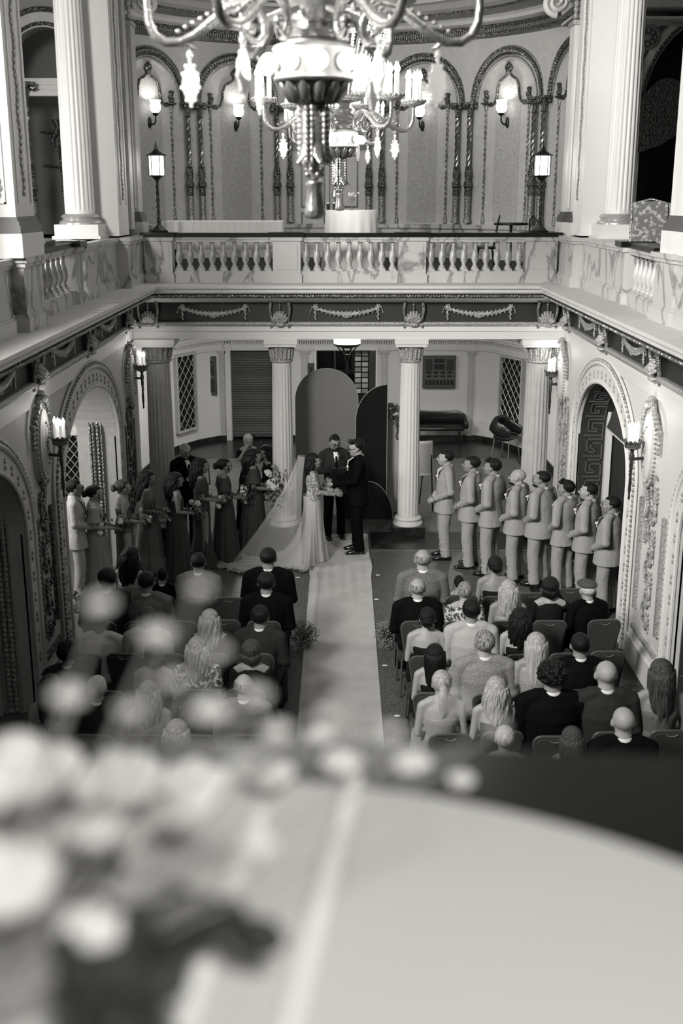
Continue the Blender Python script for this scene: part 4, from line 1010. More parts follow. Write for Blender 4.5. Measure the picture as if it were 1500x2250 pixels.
# patterned chairs in the right gallery
PATT = mat('floral_brocade', .62, .8, mix=('noise', 22, .10, .48, .56)); PATD = mat('dark_brocade', .10, .8, mix=('noise', 22, .3, .5, .62))
def parlour(x, y, rz, label, mt):
    root = tag(empty('parlour_chair', (x, y, ZF), rz), label, 'chair')
    m = MB(); m.prism([(-.19, .45), (.19, .45), (.2, 1.17), (.17, 1.2), (0, 1.205), (-.17, 1.2), (-.2, 1.17)], -.24, -.15); m.build('backrest', mt, root)
    m = MB(); m.bx(-.22, .22, -.2, .22, .34, .46); m.build('seat', mt, root)
    m = MB(); m.tube([(-.21, -.2, .44), (-.22, -.2, 1.18), (0, -.2, 1.23), (.22, -.2, 1.18), (.21, -.2, .44)], .015, 6); m.build('frame', GILTL if mt is PATT else GILT, root)
    for sx in (-.18, .18):
        for sy in (-.17, .18): MB().tube([(sx, sy, .36), (sx, sy+.02, 0)], [.022, .014], 8).build('leg', BRONZE, root)
parlour(3.74, 13.95, -.3, 'dark patterned high-back chair by the right gallery balustrade', PATD); parlour(4.02, 13.45, .1, 'pale floral high-back chair by the right gallery balustrade', PATT)
# sheets of paper on the left rail
o = MB().bx(-.16, .14, -.1, .1, 0, .006, T(-3.27, 13.8, ZF+.746, .2)).bx(-.12, .12, -.09, .07, .006, .012, T(-3.25, 13.7, ZF+.746, -.1)).build('paper_stack', WHITE); tag(o, 'loose white papers lying on the left balustrade rail', 'papers')

# ================================================================ LOWER HALL FURNITURE
LEATH = mat('black_leather', .012, .3, spec=.6)
root = tag(empty('settee', (2.12, 23.75, 0)), 'black leather settee against the back wall, under the board', 'sofa')
m = MB(); m.blob([(-.5, 0, .42), (.5, 0, .42)], [(.24, .07), (.24, .07)], 14, ref=(0, 1, 0)); m.build('seat', LEATH, root)
m = MB(); P = [(-.56, -.2, .5), (-.56, .12, .56), (-.42, .22, .6), (.42, .22, .6), (.56, .12, .56), (.56, -.2, .5)]
m.blob(P, [(.05, .09), (.05, .14), (.05, .17), (.05, .17), (.05, .14), (.05, .09)], 12); m.build('backrest', LEATH, root)
for sx in (-.48, .48):
    for sy in (-.16, .16): MB().tube([(sx*.9, sy, .36), (sx, sy*1.2, 0)], .013, 7).build('leg', IRON, root)
root = tag(empty('tub_armchair', (3.42, 22.75, 0), .9), 'black leather tub armchair in the right corner of the back hall', 'chair')
m = MB(); m.blob([(-.16, 0, .42), (.16, 0, .42)], [(.22, .07)]*2, 14, ref=(0, 1, 0)); m.build('seat', LEATH, root)
m = MB(); m.blob([(-.25, -.2, .55), (-.26, .08, .62), (-.16, .22, .70), (.16, .22, .70), (.26, .08, .62), (.25, -.2, .55)], [(.04, .1), (.04, .15), (.05, .18), (.05, .18), (.04, .15), (.04, .1)], 12); m.build('backrest', LEATH, root)
for sx in (-.2, .2):
    for sy in (-.17, .17): MB().tube([(sx*.9, sy, .36), (sx*1.1, sy*1.2, 0)], .012, 7).build('leg', CH, root)
# boards and posters
def poster(x0, x1, z0, z1, y, rows, label, name):
    root = tag(empty(name, (0, 0, 0)), label, 'poster'); fm = mat('poster_frame', .06, .4)
    MB().bx(x0, x1, y-.02, y+.02, z0, z1).build('frame', fm, root); MB().bx(x0+.03, x1-.03, y-.025, y-.02, z0+.03, z1-.03).build('sheet', mat('poster_sheet', .09, .6), root)
    m = MB(); W, H = x1-x0-.08, z1-z0-.08
    for (a, b, c, d) in rows: m.bx(x0+.04+W*a, x0+.04+W*b, y-.03, y-.025, z0+.04+H*c, z0+.04+H*d)
    m.build('dark_blocks', mat('poster_ink', .012, .5), root)
R1 = [(.02, .26, .55+.03*k*1.5, .58+.03*k*1.5) for k in range(9)]+[(.74, .98, .55+.045*k, .58+.045*k) for k in range(9)]+[(.32, .68, .82, .96), (.32, .68, .58, .78)]
R1 += [(.06+.24*k, .22+.24*k, .44, .52) for k in range(4)]+[(.06+.24*k, .22+.24*k, .32, .38) for k in range(4)]+[(.02+.125*k, .11+.125*k, .04, .22) for k in range(8)]
poster(1.78, 2.50, 1.18, 1.89, 24.34, R1, 'large dark directory board above the black settee', 'directory_board')
R2 = [(.1, .9, .86, .9)]+[(.05, .4, .52+.06*k, .56+.06*k) for k in range(5)]+[(.6, .95, .52+.06*k, .56+.06*k) for k in range(5)]+[(.42, .58, .6, .7)]+[(.05+.16*k, .16+.16*k, .04, .42) for k in range(6)]
poster(-3.02, -2.72, 1.04, 1.89, 24.24, R2, 'narrow framed poster on the back wall left of the roller shutter', 'framed_poster')
poster(-.74, -.60, 1.3, 1.72, 24.36, [(.1, .9, .1, .9)], 'small dark framed picture left of the back doorway', 'framed_picture')

# arched backdrop boards
BD = mat('backdrop_grey', .19, .9); BD2 = mat('backdrop_black', .010, .9, spec=.1); BD3 = mat('backdrop_pale', .36, .9)
def board(x0, x1, zt, y, m_, label, shape='arch', z0=0, th=.03):
    w_ = (x1-x0)
    if shape == 'arch': r = w_/2; P = [(x0, z0)]+[(x0+r-r*math.cos(PI*k/30), zt-r+r*math.sin(PI*k/30)) for k in range(31)]+[(x1, z0)]
    elif shape == 'half': P = [(x0, z0)]+[(x1-w_*math.cos(PI/2*k/20), zt-w_*1.15+w_*1.15*math.sin(PI/2*k/20)) for k in range(21)]+[(x1, z0)]
    elif shape == 'dome': P = [(x0+w_/2*(1-math.cos(PI*k/30)), z0+(zt-z0)*math.sin(PI*k/30)) for k in range(31)]
    else: P = [(x0, z0), (x1, z0), (x1, zt), (x0, zt)]
    o = MB().prism(P, y, y+th).build('arched_backdrop' if shape != 'rect' else 'backdrop_panel', m_); tag(o, label, 'backdrop')
    if shape != 'rect':
        e = MB().tube([(px_, y, pz) for px_, pz in P], .006, 5); eo = e.build('edge_trim', BD3, o)
board(-.765, .275, 2.50, 18.3, BD, 'tall grey arched backdrop board behind the officiant')
board(.235, .755, 2.26, 18.12, BD2, 'black half-arch backdrop board right of the grey arch', 'half')
board(.67, 1.10, 1.90, 18.45, BD3, 'pale plain backdrop panel with flowers on its top corner', 'rect')
board(.02, .86, .66, 18.0, mat('backdrop_deep_black', .006, .9), 'low black dome-shaped backdrop board behind the groom', 'dome')
def flowers(name, label, loc, n, sp, big, cat='flowers', parent=None, dark=.5):
    root = tag(empty(name, loc), label, cat); r = random.Random(hash(label) % 1000 if False else len(label)*7)
    f = MB()
    for k in range(n*5):
        v = Vector((r.gauss(0, 1), r.gauss(0, .6), r.gauss(0, .8))); v = v*(sp/2.2); f.ell(v, (.03, .012, .02), 6, 4, Matrix.Rotation(r.random()*6, 4, 'Y'))
    o = f.build('foliage', mat('dark_leaves', .05, .6), root); o['kind'] = 'stuff'
    for k in range(n):
        v = Vector((r.gauss(0, 1), -abs(r.gauss(0, .7)), r.gauss(0, .8)))*(sp/2.4); s_ = big*(.7+.5*r.random())
        m = rose_mesh; q = bpy.data.objects.new('rose', m); COL.objects.link(q); q.parent = root; q.location = v; q.scale = (s_, s_, s_); q.rotation_euler = (r.random(), r.random(), r.random()*3)
        if r.random() < .35: q.material_slots[0].link = 'OBJECT'; q.material_slots[0].material = mat('grey_petals', .30, .7)
    return root
rm = MB(); rm.ell((0, 0, 0), (.5, .5, .42), 10, 7)
for k in range(5):
    a = k*2*PI/5; rm.ell((.42*math.cos(a), .42*math.sin(a), .0), (.34, .34, .34), 8, 6); rm.ell((.26*math.cos(a+.6), .26*math.sin(a+.6), .28), (.2, .2, .26), 8, 5)
rm.ell((0, 0, .42), (.16, .16, .2), 8, 5)
rose_mesh = rm.mesh('rose'); rose_mesh.materials.append(mat('white_petals', .72, .7))
flowers('flower_spray', 'spray of pale flowers on the corner of the pale backdrop panel', (.86, 18.32, 1.78), 9, .20, .05)
# trailing strand
o = MB()
for k in range(14): o.ell((.93+.01*math.sin(k), 18.3, 1.68-.028*k), (.02, .02, .02), 6, 4)
bpy.data.objects['flower_spray']; oo = o.build('trailing_stem', mat('dark_leaves', .05, .6), bpy.data.objects['flower_spray']); oo.matrix_parent_inverse = bpy.data.objects['flower_spray'].matrix_world.inverted(); oo.location = (-.86, -18.32, -1.78)
oo.matrix_parent_inverse = Matrix()
flowers('flower_box', 'white flower arrangement in a box on the floor by the left wall', (-3.32, 12.98, .32), 16, .28, .07)
MB().bx(-.2, .2, -.15, .15, -.32, -.05).build('box', WHITE, bpy.data.objects['flower_box'])
# easel sign seen past the right column
root = tag(empty('easel_sign', (1.45, 18.6, 0), .2), 'white sign on an easel partly hidden behind the right middle column', 'sign')
MB().bx(-.16, .10, -.02, 0, .62, 1.22).build('board', WHITE, root); MB().bx(-.13, .07, -.025, -.02, .66, 1.18).build('panel', mat('sign_grey', .45, .6), root)
for sx in (-.13, .08): MB().tube([(sx, .01, 1.2), (sx*1.3, -.1, 0)], .012, 6).build('leg', IRON, root)
MB().tube([(0, .01, 1.2), (0, .4, 0)], .012, 6).build('leg', IRON, root)

# runner ----------------------------------------------------------------------
RUN = mat('white_runner', .50, .75, bump=('noise', 7, .5, (1, .5, 1)), mix=('noise', 3, .43, .35, .65))
vs = []; fs = []; nx, ny = 26, 150
for j in range(ny+1):
    y = 7.0+(17.15-7.0)*j/ny
    for i in range(nx+1):
        t = i/nx; w_ = .03*max(0, 1-abs(y-15.5)/.5)
        x = (-.45-w_)+(.87-.0*t+2*w_)*t+ (.02 if y < 12 else 0)*0
        z = .008+.006*noise.noise(Vector((x*3, y*1.6, 0)))+.035*math.exp(-((y-15.45-.5*(x+.1))/.10)**2)*(1 if t > .15 else .2)+.006*math.sin(x*40+y)*math.exp(-((y-15.0)/.7)**2)
        z += .02*math.exp(-((x+.36+.0*(y))/.03)**2)*(1 if 11 < y < 15.4 else 0)
        vs.append((x, y, max(z, .006)))
for j in range(ny):
    for i in range(nx): a = j*(nx+1)+i; fs.append((a, a+1, a+nx+2, a+nx+1))
o = MB().add(vs, fs, True).build('aisle_runner', RUN); tag(o, 'long white cloth runner down the aisle, rumpled behind the couple', 'runner')
# petals
PM = mat('white_petals', .72, .7)
for (x, y, lab) in ((-.62, 15.0, 'loose white petal on the floor near the hem of the train'), (.52, 15.1, 'loose white petal on the floor right of the rumpled runner'), (.47, 14.1, 'loose petal beside the right edge of the runner, far one'), (.5, 11.9, 'loose petal by the right edge of the runner, beside the baby\'s breath'), (.58, 10.6, 'loose petal by the runner near the third row')):
    o = MB().ell((0, 0, .01), (.035, .02, .008), 8, 5).build('petal', PM, None, (x, y, 0)); tag(o, lab, 'petal')
# baby's breath clumps
for x, lab in ((-.46, 'bushy clump of tiny flowers at the aisle, left side'), (.56, 'bushy clump of tiny flowers at the aisle, right side')):
    root = tag(empty('flower_clump', (x, 12.45, 0)), lab, 'flowers'); r = random.Random(int(x*100))
    m = MB(); t = MB()
    for k in range(170):
        v = Vector((r.gauss(0, 1), r.gauss(0, 1), r.gauss(0, 1))).normalized()*(.17*r.random()**.3); p = v+Vector((0, 0, .17)); p.z = max(.03, p.z)
        t.tube([(0, 0, .04), p*.5+Vector((0, 0, .05)), p], .0025, 3)
        for q in range(5): m.ell(p+Vector((r.gauss(0, .02), r.gauss(0, .02), r.gauss(0, .015))), .0075, 5, 3)
    a = m.build('tiny_blossoms', mat('grey_blossom', .26, .8), root); a['kind'] = 'stuff'; a = t.build('stems', mat('dark_stems', .04, .7), root); a['kind'] = 'stuff'

# chairs -----------------------------------------------------------------------
CF = mat('chair_fabric', .036, .8, bump=('noise', 150, .25)); CFL = mat('chair_fabric_lit', .085, .8); CFR = mat('chair_frame', .13, .4, .6)
def rr(w0, w1, h0, h1, r=.07, n=6):
    P = []
    for cx, cz, a0 in ((w1-r, h1-r, 0), (-w1+r, h1-r, PI/2)):
        for k in range(n+1): a = a0+PI/2*k/n; P.append((cx+r*math.cos(a), cz+r*math.sin(a)))
    P += [(-w0, h0+.03), (-w0+.03, h0), (w0-.03, h0), (w0, h0+.03)]
    return P
ch = empty('banquet_chair')
# chair faces +y; back at -y
Mb = Matrix.Translation((0, -.03, 0)) @ Matrix.Rotation(.10, 4, 'X')
P = rr(.135, .185, .50, .905)
m = MB(); Pi = rr(.12, .17, .515, .89)
m.prism(P, -.015, .02, Mb); m.prism(Pi, -.03, .035, Mb); m.build('backrest', CF, ch)
m = MB(); m.tube([Mb @ Vector((x, 0, z)) for x, z in P], .013, 7, closed=True); m.build('back_frame', CFR, ch)
m = MB(); m.tube([Mb @ Vector((x, -.032, z)) for x, z in ((-.05, .885), (-.03, .872), (0, .866), (.03, .872), (.05, .885))], [(.004, .006)]*5, 6); m.build('handle_slot', mat('slot_metal', .5, .3, .7), ch)
m = MB(); m.prism([(-.19, .40), (.19, .40), (.2, .43), (.19, .465), (-.19, .465), (-.2, .43)], .0, .38); m.build('seat', CF, ch)
for sx in (-1, 1):
    MB().tube([(sx*.17, .36, .42), (sx*.18, .38, 0)], .012, 7).build('leg', CFR, ch)
    MB().tube([(sx*.135, -.06, .52), (sx*.16, .0, .40), (sx*.18, -.07, 0)], .012, 7).build('leg', CFR, ch)
CH_POS = {1: [(.91, 11.92), (1.34, 11.92), (1.75, 11.88), (2.15, 11.99), (2.6, 12.14), (-2.47, 11.91), (-2.05, 11.91), (-1.66, 11.88), (-1.24, 11.85), (-.81, 11.91)],
 2: [(.80, 11.12), (1.25, 11.12), (1.74, 11.12), (2.2, 11.14), (2.77, 11.16), (-1.24, 11.16), (-.81, 11.12), (-1.68, 11.12), (-2.1, 11.1), (-2.55, 11.1)],
 3: [(.84, 10.19), (1.30, 10.19), (1.76, 10.23), (2.2, 10.26), (2.62, 10.31), (-2.53, 10.26), (-2.12, 10.25), (-1.70, 10.25), (-1.28, 10.25), (-.84, 10.25)],
 4: [(.83, 9.35), (1.36, 9.32), (1.79, 9.4), (2.22, 9.42), (2.66, 9.4), (-2.55, 9.39), (-2.12, 9.39), (-1.71, 9.42), (-1.29, 9.42), (-.86, 9.42)],
 5: [(.90, 8.55), (1.34, 8.59), (1.77, 8.51), (2.27, 8.59), (2.76, 8.62), (-2.52, 8.53), (-2.05, 8.53), (-1.62, 8.53), (-1.2, 8.53), (-.78, 8.53)],
 6: [(.9, 7.75), (1.33, 7.75), (1.82, 7.72), (2.25, 7.75), (-.8, 7.75), (-1.25, 7.75)]}
rw = ['front', 'second', 'third', 'fourth', 'fifth', 'sixth']; k = 0
for r_, L_ in CH_POS.items():
    right = sorted([p for p in L_ if p[0] > 0]); left = sorted([p for p in L_ if p[0] < 0], reverse=True)
    for side, lst in (('right', right), ('left', left)):
        for i, (x, y) in enumerate(lst):
            c = ch if k == 0 else copy_tree(ch); k += 1
            c.location = (x, y, 0); c.scale = (.94, 1, 1); c.rotation_euler = (0, 0, random.Random(k).uniform(-.06, .06)+(.05 if x > 0 else -.05))
            tag(c, f"padded grey banquet chair, {rw[r_-1]} row {side} of the aisle, {['next to the aisle', 'second from the aisle', 'third from the aisle', 'fourth from the aisle', 'farthest from the aisle'][i]}", 'chair', 'banquet chairs in rows')

# ================================================================ PEOPLE
DG = None
def remesh(mb, voxel, smooth=3, name='body'):
    me = mb.mesh('tmp'); ob = bpy.data.objects.new('tmp', me); COL.objects.link(ob)
    r = ob.modifiers.new('r', 'REMESH'); r.mode = 'VOXEL'; r.voxel_size = voxel; r.use_smooth_shade = True
    if smooth: s = ob.modifiers.new('s', 'SMOOTH'); s.factor = .5; s.iterations = smooth
    dg = bpy.context.evaluated_depsgraph_get(); dg.update()
    out = bpy.data.meshes.new_from_object(ob.evaluated_get(dg)); out.name = name
    bpy.data.objects.remove(ob); bpy.data.meshes.remove(me)
    out.polygons.foreach_set('use_smooth', [True]*len(out.polygons))
    return out
def join_mesh(me, mb, name):
    """append the faces of builder mb to mesh me"""
    b = MB(); n = len(me.vertices); co = [0.0]*(3*n); me.vertices.foreach_get('co', co)
    b.v = [tuple(co[3*i:3*i+3]) for i in range(n)]; b.f = [tuple(p.vertices) for p in me.polygons]; b.sm = [True]*len(b.f)
    b.add(mb.v, mb.f, True); out = b.mesh(name); bpy.data.meshes.remove(me); return out
SKIN = mat('skin', .22, .5, spec=.3); SKINL = mat('skin_light', .31, .5, spec=.3); SKIND = mat('skin_dark', .15, .5)
HAIRM = {'black': mat('black_hair', .005, .5, spec=.25, bump=('noise', 1.0, .8, (90, 90, 6))), 'brown': mat('brown_hair', .07, .45, bump=('noise', 1.0, .9, (90, 90, 6)), mix=('noise', 1.0, .015, .4, .6, (150, 150, 6))),
         'blond': mat('blond_hair', .48, .5, bump=('noise', 1.0, .9, (90, 90, 6)), mix=('noise', 1.0, .20, .35, .7, (70, 70, 3))), 'grey': mat('grey_hair', .32, .6, bump=('noise', 1.0, .8, (90, 90, 30)), mix=('noise', 1.0, .10, .42, .6, (70, 70, 25))),
         'white': mat('white_hair', .58, .6, bump=('noise', 1.0, .8, (90, 90, 30)))}
PALE = mat('pale_suit', .28, .8, bump=('noise', 13, .9, (1, 1, .6))); BLK = mat('black_suit', .003, .8, spec=.07, bump=('noise', 13, .8, (1, 1, .6))); CHAR = mat('charcoal_suit', .022, .8, spec=.15, bump=('noise', 12, .8, (1, 1, .6))); GREYS = mat('grey_tweed', .15, .85, bump=('noise', 120, .4), mix=('noise', 80, .10, .4, .6))
LIGHTJ = mat('light_jacket', .36, .85, bump=('noise', 12, .9, (1, 1, .6))); SHIRT = mat('white_shirt', .78, .7); DRESS = mat('dusky_dress', .052, .75, spec=.2, bump=('noise', 22, .7, (1, 1, .12))); DRESSM = mat('mid_dress', .10, .7, bump=('noise', 22, .7, (1, 1, .12))); DRESSL = mat('satin_dress', .24, .35, sheen=.3); DRESSD = mat('dark_dress', .008, .8, spec=.1)
SHOE = mat('polished_shoe', .01, .12, spec=.8)
LACE = mat('white_lace', .66, .8, bump=('voronoi', 50, .6), mix=('voronoi', 38, .22, .25, .5)); GOWN = mat('tulle_gown', .42, .85, bump=('noise', 30, .4)); PRINT = mat('printed_blouse', .5, .8, mix=('noise', 28, .05, .46, .52))

def skel(seated, arms, male, belly=0):
    k = 1 if male else .88
    S = {}
    if not seated:
        S['hip'] = [Vector((s*.095, 0, .93)) for s in (-1, 1)]; S['knee'] = [Vector((s*.105, .02, .50)) for s in (-1, 1)]; S['ank'] = [Vector((s*.115, -.02, .09)) for s in (-1, 1)]
        S['sp'] = [Vector((0, 0, .90)), Vector((0, 0, 1.0)), Vector((0, .01, 1.12)), Vector((0, 0, 1.28)), Vector((0, -.015, 1.40)), Vector((0, -.02, 1.46))]
        S['sh'] = [Vector((s*.19*k, -.015, 1.425)) for s in (-1, 1)]; S['neck'] = Vector((0, -.02, 1.48)); S['head'] = Vector((0, .022, 1.612)); dz = 0
    else:
        S['hip'] = [Vector((s*.10, 0, .54)) for s in (-1, 1)]; S['knee'] = [Vector((s*.13, .42, .54)) for s in (-1, 1)]; S['ank'] = [Vector((s*.13, .42, .09)) for s in (-1, 1)]
        S['sp'] = [Vector((0, 0, .54)), Vector((0, .0, .62)), Vector((0, -.01, .72)), Vector((0, -.01, .87)), Vector((0, 0, .98)), Vector((0, .005, 1.04))]
        S['sh'] = [Vector((s*.19*k, .005, 1.005)) for s in (-1, 1)]; S['neck'] = Vector((0, .005, 1.06)); S['head'] = Vector((0, .045, 1.19)); dz = -.42
    A = {'clasp': ((.262, -.05, 1.14), (.075, .165, .975)), 'bouquet': ((.245, -.02, 1.15), (.06, .24, 1.06)), 'side': ((.25, -.03, 1.12), (.26, .05, .87)),
         'reach': ((.20, .06, 1.15), (.12, .34, 1.10)), 'book': ((.25, .02, 1.16), (.12, .27, 1.20)), 'lap': ((.235, .0, 1.15), (.10, .24, 1.04)), 'raise': ((.26, .14, 1.30), (.10, .14, 1.5))}[arms]
    S['el'] = []; S['wr'] = []
    for s in (-1, 1):
        e, w_ = A
        S['el'].append(Vector((s*e[0]*(k if k < 1 else 1), e[1], e[2]+dz))); S['wr'].append(Vector((s*w_[0], w_[1], w_[2]+dz)))
    if arms == 'raise': S['el'][0] = Vector((-.25, .0, 1.13+dz)); S['wr'][0] = Vector((-.10, .22, 1.05+dz))
    return S
def headM(S, yaw, pitch): return Matrix.Translation(S['head']) @ Matrix.Rotation(yaw, 4, 'Z') @ Matrix.Rotation(pitch, 4, 'X') @ Matrix.Scale(1.05, 4)
def hand(m, S, i, grip=1.0):
    w_ = S['wr'][i]; d = (w_-S['el'][i]).normalized(); inn = Vector((1 if i == 0 else -1, 0, 0)); side = Vector((0, 0, 1)); side = (side-d*side.dot(d)).normalized(); n = d.cross(side); n = n if n.dot(inn) > 0 else -n
    c = w_+d*.055
    rot = Matrix((side, d, n)).transposed().to_4x4()
    m.ell(c, (.038, .05, .017), 10, 7, rot)
    for k in range(4):
        b = c+d*.035+side*(.028-.019*k); ln = (.030, .034, .032, .025)[k]
        m.tube([b, b+d*ln*.9+n*.006*grip, b+d*ln*1.3+n*.026*grip, b+d*ln*1.1+n*.045*grip], [.0085, .008, .0075, .006], 6)
    b = c-d*.02+side*.032; m.tube([b, b+side*.02+d*.025+n*.012, b+side*.02+d*.05+n*.022], [.011, .0095, .007], 6)
CACHE = {}
def body_mesh(seated, arms, male, yaw, pitch, S, fine):
    key = ('b', seated, arms, male, round(yaw, 1), round(pitch, 1), fine)
    if key in CACHE: return CACHE[key]
    m = MB(); k = 1 if male else .88
    R_ = [(.155, .11), (.16, .11), (.135*k, .095), (.165*k, .105), (.165*k, .09), (.09, .07)]
    m.blob(S['sp'], R_, 18, ref=(1, 0, 0))
    m.blob([S['neck']-Vector((0, 0, .06)), S['neck'], S['head']+Vector((0, -.02, -.05))], [.068*k, .058*k, .056*k], 14)
    for i in (0, 1): m.blob([S['neck']+Vector((0, 0, -.01)), S['neck'].lerp(S['sh'][i], .5)+Vector((0, 0, .012)), S['sh'][i]], [.05, .05, .048*k], 12)
    for i in (0, 1):
        m.blob([S['sh'][i], S['sh'][i].lerp(S['el'][i], .3), S['el'][i], S['el'][i].lerp(S['wr'][i], .3), S['wr'][i]], [.052*k, .047*k, .037*k, .038*k, .026*k], 12)
        m.blob([S['hip'][i], S['hip'][i].lerp(S['knee'][i], .4), S['knee'][i], S['knee'][i].lerp(S['ank'][i], .3), S['ank'][i]], [.082, .075, .053, .052, .036], 12)
        m.blob([S['ank'][i]+Vector((0, -.02, -.05)), S['ank'][i]+Vector((0, .12, -.06))], [.034, .028], 10)
    H = headM(S, yaw, pitch); hm = MB()
    hm.ell((0, -.018, .032), (.074, .095, .084), 20, 14); hm.ell((0, .018, -.018), (.064, .074, .088), 18, 12); hm.ell((0, .034, -.072), (.046, .05, .042), 14, 10)
    hm.blob([(0, .082, .018), (0, .104, -.012), (0, .106, -.026)], [.010, .013, .014], 8)
    hm.ell((0, .078, .022), (.05, .016, .012), 10, 6); hm.ell((0, .082, -.058), (.022, .012, .011), 10, 6)
    for s in (-1, 1): hm.ell((s*.076, -.004, -.010), (.012, .020, .032), 10, 7); hm.ell((s*.042, .062, -.022), (.022, .02, .022), 8, 6)
    m.add(hm.v, hm.f, True, H)
    me = remesh(m, fine, 2, 'person')
    h = MB()
    for i in (0, 1): hand(h, S, i)
    me = join_mesh(me, h, 'person'); CACHE[key] = me; return me
def jacket_mesh(seated, arms, male, belly, S, fit=1.0):
    key = ('j', seated, arms, male, belly, fit)
    if key in CACHE: return CACHE[key]
    m = MB(); k = fit*(1 if male else .88); z0 = -.06 if seated else -.13
    sp = [S['sp'][0]+Vector((0, 0, z0))]+S['sp']
    R_ = [(.222, .165+belly*.6), (.20, .14+belly), (.18, .122+belly), (.175*k, .125+belly), (.20*k, .13+belly*.5), (.195*k, .108), (.12, .08)]
    if seated: R_[0] = (.19, .13); R_[1] = (.20, .14)
    m.tube(sp+[S['neck']+Vector((0, -.005, .018))], R_+[(.074, .068)], 22, ref=(1, 0, 0))
    for i in (0, 1):
        m.blob([S['neck']+Vector((0, -.005, -.01)), S['neck'].lerp(S['sh'][i], .55)+Vector((0, 0, .016)), S['sh'][i]], [.058, .06, .06*k], 12)
        q = S['sh'][i]
        m.blob([q+Vector((0, 0, .0)), q.lerp(S['el'][i], .35), S['el'][i], S['el'][i].lerp(S['wr'][i], .4), S['wr'][i].lerp(S['el'][i], .06)], [.068*k, .064*k, .056*k, .053*k, .042*k], 14)
        # sleeve creases
        for t in (.25, .55, .8): p = S['el'][i].lerp(S['wr'][i], t); m.ell(p, .053*k+.004, 10, 7)
        p = S['el'][i]; m.ell(p, .062*k, 10, 7)
    me = remesh(m, .0125, 1, 'jacket'); CACHE[key] = me; return me
def trouser_mesh(seated, S):
    key = ('t', seated)
    if key in CACHE: return CACHE[key]
    m = MB()
    m.blob([S['sp'][0]+Vector((0, 0, -.02)), S['sp'][1]], [(.165, .125), (.16, .12)], 18, ref=(1, 0, 0))
    for i in (0, 1):
        a, b, c = S['hip'][i], S['knee'][i], S['ank'][i]
        m.tube([a, a.lerp(b, .4), a.lerp(b, .8), b, b.lerp(c, .3), b.lerp(c, .7), c+Vector((0, 0, -.03))], [.098, .092, .084, .080, .076, .070, .075], 14)
        for t in (.15, .5, .8, .93): m.ell(b.lerp(c, t)+Vector((.004*i, .012, 0)), (.075, .077, .03), 10, 6)
    me = remesh(m, .0125, 1, 'trousers'); CACHE[key] = me; return me
def shoe_mesh(S, i, seated, heel=False):
    key = ('s', seated, i)
    if key in CACHE: return CACHE[key]
    m = MB(); a = S['ank'][i]; x, y = a.x, a.y
    m.blob([(x, y-.045, .045), (x, y+.03, .055), (x, y+.12, .038), (x+.0, y+.19, .026)], [(.036, .042), (.042, .045), (.043, .03), (.028, .018)], 14, ref=(1, 0, 0)); m.bx(x-.032, x+.032, y-.075, y-.01, 0, .03); m.bx(x-.038, x+.038, y-.0, y+.19, 0, .014)
    me = m.mesh('shoe'); CACHE[key] = me; return me
def cap(m, r, fz, fy=.25, low=-.42, squeeze=.78, c=(0, -.02, .035), noise_=0, seg=28, rings=20, bald=None):
    vs = []; fs = []
    for i in range(rings+1):
        t = PI*i/rings
        for k in range(seg):
            a = 2*PI*k/seg; d = Vector((math.sin(t)*math.cos(a), math.sin(t)*math.sin(a), math.cos(t)))
            q = 1.0
            if d.y > fy and d.z < fz: q = squeeze
            if d.z < (low if d.y > -.15 else low-.42): q = min(q, squeeze)
            if bald is not None and d.z > bald: q = squeeze
            if noise_: q *= 1+noise_*noise.noise(d*6)
            vs.append((c[0]+d.x*r[0]*q, c[1]+d.y*r[1]*q, c[2]+d.z*r[2]*q))
    for i in range(rings):
        for k in range(seg): k2 = (k+1) % seg; fs.append((i*seg+k, (i+1)*seg+k, (i+1)*seg+k2, i*seg+k2))
    m.add(vs, fs, True)
